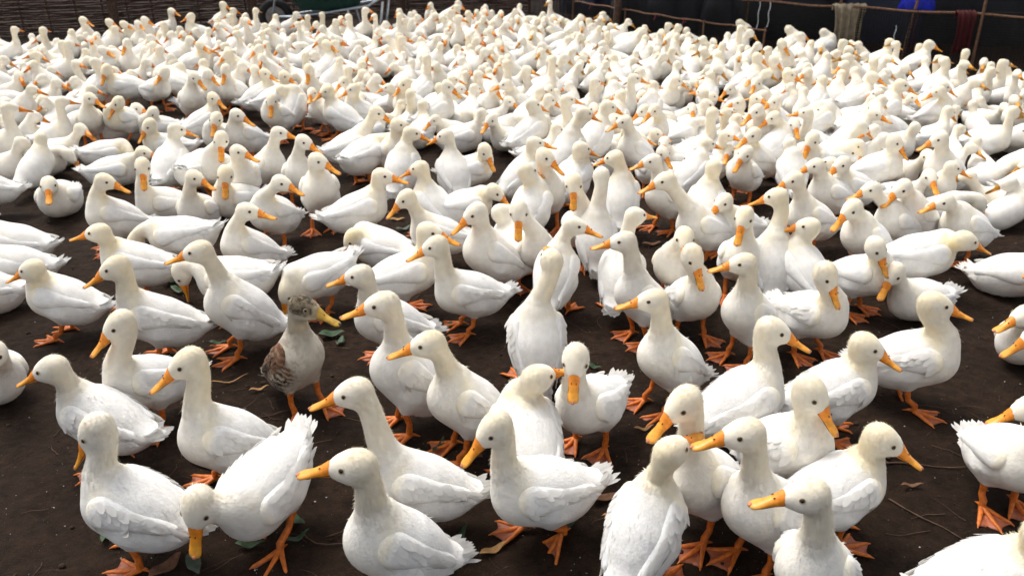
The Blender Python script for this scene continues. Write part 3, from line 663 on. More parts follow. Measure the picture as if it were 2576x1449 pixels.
# ---- the one speckled duck
def speckle(s, P, Nn, wing=False):
    T, U = s.flow(P); b = (P-s.c)@s.R; q = (P-s.head)@s.HR; dh = np.linalg.norm(q, axis=1)
    pale, grey, brown, dark = np.array([.56, .51, .42]), np.array([.085, .078, .068]), np.array([.13, .058, .030]), np.array([.020, .015, .012])
    c = np.tile(pale, (len(P), 1))
    n1 = vnoise(b[:, 0]*95, b[:, 2]*120+b[:, 1]*60, 9); n2 = vnoise(b[:, 0]*40+7, b[:, 2]*45, 4)
    back = np.clip((b[:, 2]+.035+.35*np.abs(b[:, 1])-np.clip(b[:, 0], 0, 1)*.9)/.03, 0, 1)*np.clip((.075-b[:, 0])/.03, 0, 1)
    flank = np.clip((np.abs(b[:, 1])-.030-.25*np.clip(b[:, 0], 0, 1))/.015, 0, 1)*np.clip((.080-b[:, 0])/.02, 0, 1)*np.clip((b[:, 2]+.075)/.02, 0, 1)
    k = np.clip(np.maximum(back, flank), 0, 1)[:, None]
    if wing: k = k*0+1
    bars = np.sin(b[:, 0]*330+b[:, 2]*120+4*n2)+.7*(n1-.5); low = (b[:, 2] < -.012) & (not wing)
    scal = np.where((bars > .35)[:, None], np.where(low[:, None], np.array([.44, .38, .29]), np.array([.27, .19, .12])), np.where((n2 > .55)[:, None], brown, dark))
    sh = np.clip((b[:, 0]-.040)/.02, 0, 1)[:, None]*.6*(.4+.6*n2[:, None]); scal = scal*(1-sh)+np.array([.20, .085, .045])*sh
    c = c*(1-k)+scal*k
    nk = np.clip((U-.42)/.12, 0, 1)*np.clip(-(Nn@s.R[:, 0])*1.2+.35, 0, 1); c = c*(1-.75*nk[:, None])+grey*.75*nk[:, None]
    hd = np.clip((.062-dh)/.012, 0, 1)*np.clip((q[:, 2]+.016)/.008, 0, 1); mott = np.where((vnoise(q[:, 0]*260, q[:, 2]*260+q[:, 1]*120, 3) > .58)[:, None], np.array([.24, .19, .125]), np.array([.06, .05, .038]))
    c = c*(1-hd[:, None])+mott*hd[:, None]
    face = np.clip((.060-dh)/.010, 0, 1)*(q[:, 0] > -.02)*np.clip((.004-np.abs(q[:, 2]-.017))/.003, 0, 1); c = c*(1-.8*face[:, None])+np.array([.24, .19, .125])*.8*face[:, None]
    tan_ = np.clip((U-.45)/.1, 0, 1)*(dh > .04)*np.clip((Nn@s.R[:, 0])*1.2+.5, 0, 1); c = c*(1-.6*tan_[:, None])+np.array([.52, .43, .28])*.6*tan_[:, None]
    spk = (np.clip((np.abs(b[:, 1])-.012)/.03, 0, 1)*(vnoise(b[:, 1]*210, b[:, 2]*150+b[:, 0]*90, 12) > .66)*(U < .6)*.4)[:, None]; c = c*(1-spk)+np.array([.20, .11, .065])*spk
    tailw = np.clip((-.12-b[:, 0])/.02, 0, 1)[:, None]; c = c*(1-tailw)+np.where((n1 > .5)[:, None], pale, dark)*tailw
    return c
f = fit((765, 768, 740, 905, 318, 345, 'P46 H-14', ''), 500)
BILL2 = make_bill([simple('olive_bill', (.44, .27, .04), .4, .4, 45, .1, .4), M['mark'], simple('dark_nail', (.06, .05, .04), .4)])
d = Duck(f['head'], f['hyaw'], f['hp'], f['pitch'], f['zc'], False, .90, 500, None, .95)
tag(place(duck_parts(d, 2, 1., speckle, BILL2), soil(f['c']), f['H'], f['sc']*.98), 'brown and grey speckled duck with olive bill among the white ducks', 'duck', 'speckled duck')
BIRDS.append((f['c'][0], f['c'][1], f['H']))
# ---- the white ducks told apart in the photograph
FITS = [fit(r, 600+k) for k, r in enumerate(ROWS)]
AUTO = []
for f in FITS:
    d = Duck(f['head'], f['hyaw'], f['hp'], f['pitch'], f['zc'], f['sit'], f['fat'], f['seed'], f['legs'], f['swell'])
    o = place(duck_parts(d, 2 if f['dist'] < 2.75 else 1 if f['dist'] < 6 else 0, f['yellow']), soil(f['c']), f['H'], f['sc'])
    BIRDS.append((f['c'][0], f['c'][1], f['H']))
    if f['lab']: tag(o, f['lab'], 'duck', 'white ducks in the near flock')
    else: AUTO.append((o, f['c'], f['H'], f['sit']))
# ---- the packed flock behind them
def stance(k):
    r = np.random.default_rng(900+k); sit = k % 5 in (0, 1, 3); pitch = radians(r.uniform(4, 20) if sit else r.uniform(14, 42)); zc = .085 if sit else .15
    base = np.array([0, 0, zc])+rot_y(-pitch)@np.array([.088, 0, .035]); st = k % 8; yaw = r.uniform(-.9, .9)
    if st == 5: off = np.array([.11, r.uniform(-.03, .03), -.01]); hp = radians(r.uniform(-55, -30))          # stretched forward
    elif st == 2: off = np.array([r.uniform(.0, .03), r.uniform(-.02, .02), r.uniform(.14, .175)]); hp = radians(r.uniform(-22, -2))   # alert
    elif st == 6: sg = 1 if k % 16 < 8 else -1; off = np.array([-.045, sg*.045, .075]); yaw = sg*2.6; hp = radians(-28)     # preening over the back
    elif st == 7: off = np.array([.03, r.uniform(-.05, .05), .065]); hp = radians(r.uniform(-25, -8)); yaw = r.uniform(-1.6, 1.6)  # neck drawn in
    else: off = np.array([r.uniform(.04, .08), r.uniform(-.04, .04), r.uniform(.05, .10)]); hp = radians(r.uniform(-35, -10))
    return Duck(base+off, yaw, hp, pitch, zc, sit, r.uniform(.90, 1.10), 900+k, None, r.uniform(.93, 1.08)), sit, r.uniform(.45, .95)
NST = 24
STANCES = [stance(k) for k in range(NST)]
PARTS = [duck_parts(d, 1, y) for d, _, y in STANCES]
def lower_y(x):                               # below this line of the photograph every bird is placed by hand
    return float(np.interp(x, [-200, 120, 200, 700, 860, 1000, 1300, 1700, 2000, 2150, 2400, 2480, 2800], [430, 430, 225, 262, 330, 318, 352, 455, 462, 500, 520, 680, 700]))
def upper_y(x):
    return float(np.interp(x, [-200, 200, 480, 560, 690, 730, 950, 990, 1300, 1440, 1700, 1900, 2100, 2400, 2800], [115, 108, 100, 66, 54, 52, 50, 48, 46, 62, 102, 128, 148, 172, 205]))
BARROW = at(838, 88)
fill = []; tries = 0; rr = random.Random(5)
while tries < 30000:
    tries += 1; y = rr.uniform(3.6, 11.2); x = rr.uniform(-.72, .72)*y
    px, py = to_px((x, y, .12))
    if not (-120 < px < 2700) or py > lower_y(px) or py < upper_y(px): continue
    if abs(x-BARROW[0]) < .75 and abs(y-BARROW[1]) < .38: continue
    hd = radians(rr.choice([0, 0, 10, 345, 330, 200, 190, 180, 30, 60, 90, 270, 225, 300])+rr.uniform(-18, 18))
    if 150 < px < 650 and rr.random() < .2 and py > 120: continue
    if not clear(x, y, hd, .100 if 850 < px < 2100 else .116, .066): continue
    BIRDS.append((x, y, hd)); fill.append((y, x, hd, rr.randrange(NST), rr.uniform(.84, 1.0)))
marg = []
for _ in range(5000):                          # the flock goes on past both borders
    left = rr.random() < .5; px = rr.uniform(-130, 168) if left else rr.uniform(2415, 2740); py = rr.uniform(230, 980) if left else rr.uniform(500, 1180); c = at(px, py, .12)
    hd = radians(rr.choice([0, 15, 345, 330, 200, 190, 170, 215, 60, 270, 300])+rr.uniform(-18, 18))
    if clear(c[0], c[1], hd, .19, .09) and abs(to_px((c[0]+.22*cos(hd), c[1]+.22*sin(hd), .2))[0]-PW/2) > 1105 and abs(to_px((c[0]-.2*cos(hd), c[1]-.2*sin(hd), .2))[0]-PW/2) > 1095:
        BIRDS.append((c[0], c[1], hd)); marg.append((c[1], c[0], hd, rr.randrange(NST), rr.uniform(.94, 1.05)))
fill.sort()
seen = [b for b in fill if 215 < to_px((b[1], b[0], .1))[0] < 2365]
N_IND = 297-len(ROWS)-len(marg); ind = set(id(b) for b in seen[:N_IND])
rest = []
for y, x, hd, k, sc in marg:
    o = place(PARTS[k], soil((x, y)), hd, sc); AUTO.append((o, (x, y), hd, STANCES[k][1]))
for b in fill:
    y, x, hd, k, sc = b
    if id(b) in ind:
        o = place(PARTS[k], soil((x, y)), hd, sc); AUTO.append((o, (x, y), hd, STANCES[k][1]))
    else: rest.append(b)
print('margin', len(marg), 'filler', len(fill), 'individuals', len(ind), 'mass', len(rest))
def grab(me):
    V = np.empty(len(me.vertices)*3, np.float32); me.vertices.foreach_get('co', V); V = V.reshape(-1, 3)
    st = np.empty(len(me.polygons), np.int32); me.polygons.foreach_get('loop_start', st); tt = np.empty_like(st); me.polygons.foreach_get('loop_total', tt)
    li = np.empty(len(me.loops), np.int32); me.loops.foreach_get('vertex_index', li); mi = np.empty_like(st); me.polygons.foreach_get('material_index', mi)
    f4 = li[(st[tt == 4][:, None]+np.arange(4))] if (tt == 4).any() else np.zeros((0, 4), int); f3 = li[(st[tt == 3][:, None]+np.arange(3))] if (tt == 3).any() else np.zeros((0, 3), int)
    return V, f4, mi[tt == 4], f3, mi[tt == 3]
LOW = []
for k in range(12):
    d, sit, yl = STANCES[k]; me = d.body_mesh('flock_body', .0205, 90, yl); V, f4, m4i, f3, m3i = grab(me)
    C = np.empty(len(V)*4, np.float32); me.attributes['col'].data.foreach_get('color', C); C = C.reshape(-1, 4)[:, :3]
    Nn = np.empty(len(V)*3, np.float32); me.attributes['custom_normal'].data.foreach_get('vector', Nn); Nn = Nn.reshape(-1, 3); bpy.data.meshes.remove(me)
    b = BILL; bv, b4, _, b3, _ = grab(b); bR = d.HR@rot_y(.06)@np.diag([1.02, 1.13, 1.22]); bt = d.head+d.HR@np.array([.0435, 0, -.0070]); n0 = len(V)
    keep4 = (b4.max(1) < 154); b4 = b4[keep4]; bv = bv[:154]; bv2 = bv@bR.T+bt; cen = bv2.mean(0); bn = bv2-(bt+d.hd*.03); bn /= np.linalg.norm(bn, axis=1)[:, None]+1e-9
    LOW.append((np.vstack([V, bv2]), np.vstack([f4, b4+n0]), np.concatenate([m4i, np.full(len(b4), 2)]), f3, m3i, np.vstack([C, np.ones_like(bv2)]), np.vstack([Nn, bn])))
Vs, F4, F3, M4, M3, Cs, Ns, off = [], [], [], [], [], [], [], 0
for y, x, hd, k, sc in rest:
    V, f4, a4, f3, a3, C, Nn = LOW[k % len(LOW)]; R = rot_z(hd)
    Vs.append(V@R.T*sc+np.array(soil((x, y)))); Ns.append(Nn@R.T); F4.append(f4+off); F3.append(f3+off); M4.append(a4); M3.append(a3); Cs.append(C); off += len(V)
if rest:
    me = new_mesh('duck_flock', np.concatenate(Vs), [np.concatenate(F4), np.concatenate(F3)], [M['feather'], M['strand'], M['bill']], np.concatenate(M4+M3), True, np.concatenate(Cs), np.concatenate(Ns))
    tag(link('duck_flock', me), 'mass of small white ducks packed together at the far fences', 'flock', kind='stuff')
# ---- labels of the birds in the packed flock: pose, facing, row and the nearest thing one can find
def way(h):
    h = math.degrees(h) % 360
    return ['facing right', 'turned away to the right', 'seen from behind', 'turned away to the left', 'facing left', 'facing lower left', 'facing the camera', 'facing lower right'][int(((h+22.5) % 360)//45)]
def spot(px, py):
    col = ['at the left border', 'on the left', 'left of the wheelbarrow', 'below the wheelbarrow', 'left of the middle', 'in the middle', 'right of the middle', 'below the bucket', 'left of the khaki cloth', 'below the khaki cloth', 'right of the khaki cloth', 'at the right border'][int(np.clip((px-203)/181, 0, 11))]
    row = 'front rows' if py > 330 else 'second rows' if py > 250 else 'middle rows' if py > 180 else 'rear rows' if py > 110 else 'last rows'
    if not 190 < px < 2385: row = 'beside the '+row if py < 400 else 'at mid height' if py < 760 else 'low down'; col = 'past the left border' if px < 190 else 'past the right border'; return col+', '+row
    return row+' '+col
by = {}
for o, c, H, sit in AUTO:
    px, py = to_px((c[0], c[1], .1)); by.setdefault(('sitting' if sit else 'standing')+' white duck '+way(H)+', '+spot(px, py), []).append((px, o))
for lab, v in by.items():
    v.sort(key=lambda t: t[0]); n = len(v)
    for k, (_, o) in enumerate(v):
        pre = '' if n == 1 else 'leftmost ' if k == 0 else 'rightmost ' if k == n-1 else 'middle ' if n == 3 else ['', 'second ', 'third ', 'fourth ', 'fifth ', 'sixth '][min(k, 5)]
        tag(o, pre+lab, 'duck', 'white ducks of the packed flock')
# ------------------------------------------------------------------ fences and the things behind them
M['stake'] = simple('weathered_stake', (.085, .050, .034), .85, .4, 40, .5)
M['weave'] = simple('woven_cane', (.052, .028, .020), .85, .55, 55, .5)
M['rail'] = simple('split_wood_rail', (.16, .085, .05), .8, .35, 40, .4)
M['net'] = simple('dark_netting', (.014, .011, .010), .8, .4, 60)
M['tarp'] = simple('black_tarpaulin', (.006, .006, .008), .55, .3, 14, 0, .3)
M['navy'] = simple('navy_tarpaulin', (.008, .012, .028), .5, .4, 9, 0, .35)
M['blue'] = simple('blue_tarpaulin', (.01, .02, .45), .5, .3, 12)
M['khaki'] = simple('khaki_cloth', (.22, .18, .125), .9, .25, 25, .3)
M['red'] = simple('red_cloth', (.05, .005, .006), .85, .3, 25)
M['steel'] = simple('galvanised_tube', (.36, .40, .45), .35, .2, 40, 0, .5, .8)
M['green'] = simple('dark_green_tray', (.010, .035, .028), .55, .3, 20)
M['rubber'] = simple('black_rubber', (.010, .010, .011), .8, .2, 30)
M['white'] = simple('white_plastic', (.62, .64, .66), .45, .12, 20)
M['pink'] = simple('faded_pink_twine', (.45, .12, .13), .8, .2, 30)
def poly(pts, step):
    pts = [np.asarray(p[:2], float) for p in pts]; out = []
    for a, b in zip(pts[:-1], pts[1:]):
        n = max(1, int(np.linalg.norm(b-a)/step)); out += [a+(b-a)*i/n for i in range(n)]
    return np.array(out+[pts[-1]])
def smooth_line(px, step=.12, off=0.):
    P = poly([at(x, y+off) for x, y in px], step)
    for _ in range(4): P[1:-1] = (P[:-2]+2*P[1:-1]+P[2:])/4
    return P
# woven cane fence along the back left
line = smooth_line([(-380, 108), (203, 84), (560, 52), (800, 42), (1000, 36), (1330, 34)], .13)
root = link('woven_fence', None); tag(root, 'brown woven cane fence along the back left of the pen', 'fence')
tan = np.gradient(line, axis=0); tan /= np.linalg.norm(tan, axis=1)[:, None]; nor = np.stack([-tan[:, 1], tan[:, 0]], 1)
b = MB(); rw = np.random.default_rng(3)
for row in range(38):
    z = .015+row*.0245; sg = 1 if row % 2 else -1; pts = []
    for i, p in enumerate(line):
        o = nor[i]*(sg*(1 if i % 2 else -1)*.012); pts.append([p[0]+o[0], p[1]+o[1], z+rw.normal(0, .0035)])
    b.tube(pts, rw.uniform(.0085, .0115, len(pts)), 4, 0, False)
w = link('weave', b.mesh('weave', [M['weave']]), root); w['kind'] = 'stuff'
for i in range(0, len(line), 2):
    p = line[i]; link('stake', MB().tube([(p[0], p[1], -.1), (p[0]+rw.normal(0, .006), p[1], .5), (p[0]+rw.normal(0, .012), p[1], 1.06+rw.uniform(-.05, .06))], [.011, .010, .007], 6).mesh('stake', [M['stake']]), root)
for px in (296, 640, 1010):
    p = at(px, np.interp(px, [203, 560, 800, 1000], [88, 56, 46, 40])); link('post', MB().tube([(p[0], p[1]-.03, -.2), (p[0]+.01, p[1]-.03, .6), (p[0], p[1]-.02, 1.25)], [.055, .05, .046], 9).mesh('post', [M['stake']]), root)
def net_panel(parent, P, h0, h1, cell=.022, mat_=None):
    b = MB(); n = len(P); L = np.concatenate([[0], np.cumsum(np.linalg.norm(np.diff(P, axis=0), axis=1))]); r = np.random.default_rng(8)
    S = np.arange(0, L[-1], cell); X = np.interp(S, L, P[:, 0]); Y = np.interp(S, L, P[:, 1]); H = np.interp(S, L, np.linspace(h0, h1, n))
    for x, y, h in zip(X, Y, H):
        j = r.normal(0, .003, 3); b.tube([(x+j[0], y, .0), (x+j[1], y+j[2], h*.5), (x, y, h)], [.0036]*3, 3, 0, False)
    for k in range(int(max(h0, h1)/cell)):
        z = (k+.5)*cell; ok = H > z
        if ok.sum() > 3: b.tube(np.stack([X[ok][::3], Y[ok][::3]+.004, z+r.normal(0, .002, len(X[ok][::3]))], 1), [.0036]*len(X[ok][::3]), 3, 0, False)
    o = link('netting', b.mesh('netting', [mat_ or M['net']]), parent); o['kind'] = 'stuff'
def post(parent, x, y, h, r=.012, lean=(0, 0), m_='rail'):
    p = at(x, y); return link('post', MB().tube([(p[0], p[1], -.1), (p[0]+lean[0]*.5, p[1]+lean[1]*.5, h*.5), (p[0]+lean[0], p[1]+lean[1], h)], [r, r*.9, r*.8], 7).mesh('post', [M[m_]]), parent)
# dark net at the back centre
root = link('net_fence', None); tag(root, 'dark fine net fence at the back, between woven fence and low rail', 'fence')
P = smooth_line([(1330, 34), (1390, 42), (1443, 58)], .1); net_panel(root, P, .55, .6)
for x, y in ((1332, 34), (1441, 58)): post(root, x, y, .75, .013)
# low net fence with a wooden rail
root = link('low_rail_fence', None); tag(root, 'low netting fence with thin wooden rail sloping down towards the right', 'fence')
P = smooth_line([(1445, 60), (1698, 110), (1918, 146)], .12); net_panel(root, P, .245, .245)
link('rail', MB().tube([(p[0], p[1]-.012, .25+.006*sin(i*1.7)) for i, p in enumerate(P)], [.0085]*len(P), 7).mesh('rail', [M['rail']]), root)
for x, y in ((1570, 85), (1765, 122), (1916, 146)): post(root, x, y, .27, .011)
for x in (1480, 1640, 1710): 
    p = at(x, np.interp(x, [1445, 1698, 1918], [60, 110, 146])); b = MB()
    for k in range(3): b.tube([(p[0]+.02*k, p[1]-.02, .262), (p[0]+.015+.02*k, p[1]-.034, .235), (p[0]+.03*k, p[1]-.03, .19+.02*k)], [.004, .004, .002], 5)
    link('twine', b.mesh('twine', [M['pink']]), root)
# taller fence on the right
root = link('tall_net_fence', None); tag(root, 'taller dark net fence with wooden top rail at the back right', 'fence')
P = smooth_line([(1850, 126), (2081, 150), (2269, 165), (2420, 178), (2900, 215)], .12); h = .47; net_panel(root, P, h, h+.04)
link('rail', MB().tube([(p[0], p[1]-.014, h+.008*sin(i*.9)) for i, p in enumerate(P)], [.010]*len(P), 7).mesh('rail', [M['rail']]), root)
for x, y, l in ((1866, 127, .02), (2093, 151, 0), (2262, 164, .07), (2440, 180, 0), (2680, 198, 0)): post(root, x, y, .72, .014, (l, 0))
def strip(name, label, cat, x, y, z0, z1, r, m_, fwd=-.03):
    p = at(x, y); n = 9; pts = [(p[0]+.006*sin(k*1.3), p[1]+fwd+.004*cos(k), z0+(z1-z0)*k/(n-1)) for k in range(n)]
    tag(link(name, MB().tube(pts, [r]*n, 6, 0, True, .35).mesh(name, [M[m_]])), label, cat)
strip('hanging_tape', 'white plastic tape hanging from the right fence, nearer its left post', 'tape', 1895, 130, .47, .22, .010, 'white')
strip('hanging_tape', 'white plastic tape hanging from the right fence, farther from its left post', 'tape', 1920, 133, .47, .24, .010, 'white')
strip('red_rope', 'thin red rope hanging down the fence by the right border', 'rope', 2279, 166, .48, .12, .006, 'red')
strip('hanging_tape', 'greyish plastic strip hanging low on the fence right of the khaki cloth', 'tape', 2233, 162, .34, .16, .008, 'white')
def drape(name, label, cat, x, y, wid, ztop, zbot, m_, folds=5, amp=.018, seed=0, fwd=-.02, back=.5):
    p = at(x, y); r = np.random.default_rng(seed); nu, nv = 26, 22; rows = []
    ph = r.uniform(0, 6, 3)
    for j in range(nv):
        t = j/(nv-1); s = (t-.25)/.75                        # t<.25: rear flap
        for i in range(nu):
            u = i/(nu-1)-.5; f = amp*(sin(u*folds*6.28+ph[0])+.5*sin(u*folds*11+ph[1]))*(.35+max(s, 0))
            if s < 0: zz = ztop+s*back*(ztop-zbot); yy = .03
            else: zz = ztop-s*(ztop-zbot)*(1+.10*sin(u*7+ph[2])); yy = -.012-.02*min(1, s*6)
            wd = wid*(1-.25*sin(pi*min(max(s, 0), 1)*.8)) if s > 0 else wid
            rows.append([p[0]+u*wd+.02*s*u, p[1]+fwd+yy-f*.8, zz+.004*sin(u*30)])
    V = np.array(rows); T = V+np.array([0, -.006, .0015]); A = np.vstack([V, T]); o = nu*nv; F = []
    for j in range(nv-1):
        for i in range(nu-1): q = j*nu+i; F += [[q, q+1, q+nu+1, q+nu], [o+q, o+q+nu, o+q+nu+1, o+q+1]]
    for j in range(nv-1):
        for q in (j*nu, j*nu+nu-1): F.append([q, q+nu, o+q+nu, o+q])
    for i in range(nu-1):
        for q in (i, (nv-1)*nu+i): F.append([q, q+1, o+q+1, o+q])
    tag(link(name, MB().add(A, F).mesh(name, [M[m_]])), label, cat)
drape('hanging_cloth', 'crumpled khaki cloth slung over the right fence rail', 'cloth', 2113, 152, .30, .50, .17, 'khaki', 4, .022, 2)
drape('hanging_cloth', 'dark red cloth hanging on the fence at the right border', 'cloth', 2396, 177, .16, .50, .14, 'red', 3, .015, 4)
# covered heaps behind the right hand fences
def heap(name, label, x, y, size, m_, seed, cat='tarpaulin', dy=.5, z0=0.):
    p = at(x, y); nu, nv = 64, 34; V = []
    for j in range(nv+1):
        for i in range(nu):
            a = 2*pi*i/nu; e = (j/nv)*pi/2; rr_ = cos(e)**.6; k = 1+.16*(vnoise(np.array(cos(a)*3+e*2+seed), np.array(sin(a)*3+seed))-.5)+.07*sin(a*9+seed)*(1-e/1.6)+.035*sin(a*23+e*6)
            z = sin(e)**.8*(1+.25*(vnoise(np.array(cos(a)*2+seed*2), np.array(sin(a)*2.0+e))-.5))
            V.append([p[0]+cos(a)*rr_*k*size[0], p[1]+dy+sin(a)*rr_*k*size[1], max(z, 0)*size[2]-.02+z0])
    F = [[j*nu+i, j*nu+(i+1) % nu, (j+1)*nu+(i+1) % nu, (j+1)*nu+i] for j in range(nv) for i in range(nu)]
    tag(link(name, MB().add(V, F).mesh(name, [M[m_]])), label, cat, 'covered heaps behind the fence')
heap('covered_heap', 'navy tarpaulin in loose folds behind the low rail', 1535, 45, (.55, .45, .55), 'navy', 1, dy=.55)
heap('covered_heap', 'large black tarpaulin heap behind the low rail, right of the bucket', 1765, 95, (.85, .6, .85), 'tarp', 2, dy=.95)
heap('covered_heap', 'black covered heap behind the khaki cloth', 2060, 120, (1.0, .55, .75), 'tarp', 3, dy=.95)
heap('covered_heap', 'dark navy covered heap at the back right corner', 2330, 130, (.75, .5, .7), 'navy', 4, dy=1.0)
heap('covered_heap', 'black covered heap beyond the right border', 2650, 150, (1.0, .6, .8), 'tarp', 6, dy=1.3)
heap('blue_tarpaulin', 'small bright blue tarpaulin bundle at the top right corner', 2335, 150, (.16, .11, .15), 'blue', 5, dy=.45, z0=.40)
# lean-to roof out of view, added to shade the storage side, on poles
root = link('added_shade_lean_to', None); tag(root, 'dark sheeted lean-to on poles out of view, added to shade the back right', 'added_shelter')
V = []; nu, nv = 30, 12
for j in range(nv):
    for i in range(nu): u, v = i/(nu-1), j/(nv-1); V.append([.9+u*9.5, 9.0-2.3*u+v*5.2, 2.35-.45*v+.05*sin(u*40)*sin(v*9)-.05*sin(pi*v)])
V = np.array(V); o = len(V); F = []
for j in range(nv-1):
    for i in range(nu-1): q = j*nu+i; F += [[q, q+1, q+nu+1, q+nu], [o+q, o+q+nu, o+q+nu+1, o+q+1]]
for j in range(nv-1):
    for q in (j*nu, j*nu+nu-1): F.append([q, q+nu, o+q+nu, o+q])
for i in range(nu-1):
    for q in (i, (nv-1)*nu+i): F.append([q, q+1, o+q+1, o+q])
link('shade_roof', MB().add(np.vstack([V, V+[0, 0, .012]]), F).mesh('shade_roof', [M['tarp']]), root)
for x, y in ((1.15, 9.6), (1.15, 13.6), (10.1, 7.4), (10.1, 11.4)): link('pole', MB().tube([(x, y, -.2), (x+.02, y, 1.2), (x, y, 2.28)], [.045, .04, .038], 9).mesh('pole', [M['stake']]), root)
# bucket
p = at(1620, 50); root = link('plastic_bucket', None, None, (p[0], p[1]+.15, 0)); tag(root, 'white plastic bucket standing behind the low rail', 'bucket')
prof = [(.0, .02), (.105, .02), (.112, .1), (.122, .2), (.130, .29), (.136, .30), (.136, .315), (.126, .315), (.118, .2), (.1, .04), (0, .04)]; k = 24
V = [[r_*cos(2*pi*i/k), r_*sin(2*pi*i/k), z] for r_, z in prof for i in range(k)]; F = [[j*k+i, j*k+(i+1) % k, (j+1)*k+(i+1) % k, (j+1)*k+i] for j in range(len(prof)-1) for i in range(k)]
link('pail', MB().add(V, F).mesh('pail', [M['white']]), root)
link('rim', MB().tube([(.134*cos(a), .134*sin(a), .265) for a in np.linspace(0, 2*pi, 25)], [.006]*25, 6).mesh('rim', [M['white']]), root)
link('handle', MB().tube([(.138*cos(a), -.03-.05*sin(a), .29-.09*sin(a)) for a in np.linspace(0, pi, 15)], [.0035]*15, 6).mesh('handle', [M['steel']]), root)
# wheelbarrow
p = BARROW; root = link('wheelbarrow', None, None, (p[0], p[1], 0)); tag(root, 'dark green wheelbarrow with steel tube frame by the back fence', 'wheelbarrow')
V = []; lv = ((.0, .30, .16, .27), (.0, .42, .26, .45), (.0, .50, .31, .56), (.0, .485, .295, .56), (.0, .40, .24, .45), (.0, .28, .14, .285)); k = 20
for _, lx, ly, z in lv:
    for i in range(k):
        a = 2*pi*i/k; c_, s_ = cos(a), sin(a); V.append([lx*np.sign(c_)*abs(c_)**.55-.02, ly*np.sign(s_)*abs(s_)**.55, z+.06*c_*(-1)*(z > .5)])
F = [[j*k+i, j*k+(i+1) % k, (j+1)*k+(i+1) % k, (j+1)*k+i] for j in range(5) for i in range(k)]
b = MB().add(V, F); b.add([V[i] for i in range(k)]+[[0, 0, .27]], [[k, (i+1) % k, i] for i in range(k)]); b.add([V[5*k+i] for i in range(k)]+[[0, 0, .285]], [[k, i, (i+1) % k] for i in range(k)])
link('tray', b.mesh('tray', [M['green']]), root)
for sg in (1, -1):
    link('frame_tube', MB().tube([(-.62, sg*.05, .19), (-.40, sg*.12, .20), (.0, sg*.2, .25), (.45, sg*.25, .33), (.95, sg*.30, .62)], [.016]*5, 8).mesh('frame_tube', [M['steel']]), root)
    link('leg', MB().tube([(.22, sg*.23, .30), (.27, sg*.24, .05), (.32, sg*.24, .017), (.50, sg*.25, .017), (.55, sg*.25, .06), (.60, sg*.26, .37)], [.014]*6, 8).mesh('leg', [M['steel']]), root)
    link('grip', MB().tube([(.93, sg*.30, .61), (1.06, sg*.305, .68)], [.020, .020], 8).mesh('grip', [M['rubber']]), root)
    link('brace', MB().tube([(-.62, sg*.05, .19), (-.56, sg*.14, .36), (-.45, sg*.22, .50)], [.013]*3, 8).mesh('brace', [M['steel']]), root)
wh = link('wheel', MB().tube([(-.60+.145*cos(a), 0, .19+.145*sin(a)) for a in np.linspace(0, 2*pi, 29)], [.040]*29, 10, 0, False).mesh('wheel', [M['rubber']]), root)
link('rim', MB().tube([(-.60, -.03, .19), (-.60, .03, .19)], [.105, .105], 18).mesh('rim', [simple('grey_rim', (.16, .15, .15), .5)]), wh)

# ------------------------------------------------------------------ leaves, twigs and specks on the soil
LEAF = {'green': simple('green_leaf', (.028, .062, .026), .55, .4, 60, .2, .4), 'brown': simple('brown_leaf', (.15, .072, .038), .75, .4, 60, .3), 'tan': simple('tan_leaf', (.34, .19, .075), .75, .3, 60, .3), 'grey': simple('grey_green_leaf', (.075, .095, .07), .6, .35, 60, .2)}
def leaf(x, y, ang, L, wid, kind, label, seed, name='fallen_leaf', cat='leaf'):
    p = at(x, y); r = np.random.default_rng(seed); n = 9; V = []; bend = r.uniform(-.5, .5); lift = r.uniform(.10, .3)
    for i in range(n):
        t = i/(n-1); w = wid*(sin(pi*t**.8)**.8+.03); cx = (t-.5)*L; cy = bend*L*.5*(t-.5)**2*2; z = .006+lift*L*(t-.5)**2*1.5+.004*sin(t*9)
        V += [[cx, cy+w, z+.35*w], [cx, cy, z], [cx, cy-w, z+.30*w]]
    V = np.array(V); A = np.vstack([V, V-np.array([0, 0, .0011])]); o = len(V); F = []
    for i in range(n-1):
        for k in (0, 1): q = i*3+k; F += [[q, q+3, q+4, q+1], [o+q, o+q+1, o+q+4, o+q+3]]
    for i in range(n-1): q = i*3; F += [[q, o+q, o+q+3, q+3], [q+2, q+5, o+q+5, o+q+2]]
    o_ = link(name, MB().add(A, F).mesh(name, [LEAF[kind]]), None, (p[0], p[1], float(ground_z(p[0], p[1]))+.004)); o_.rotation_euler = (0, 0, radians(ang)); tag(o_, label, cat, 'leaves on the soil')
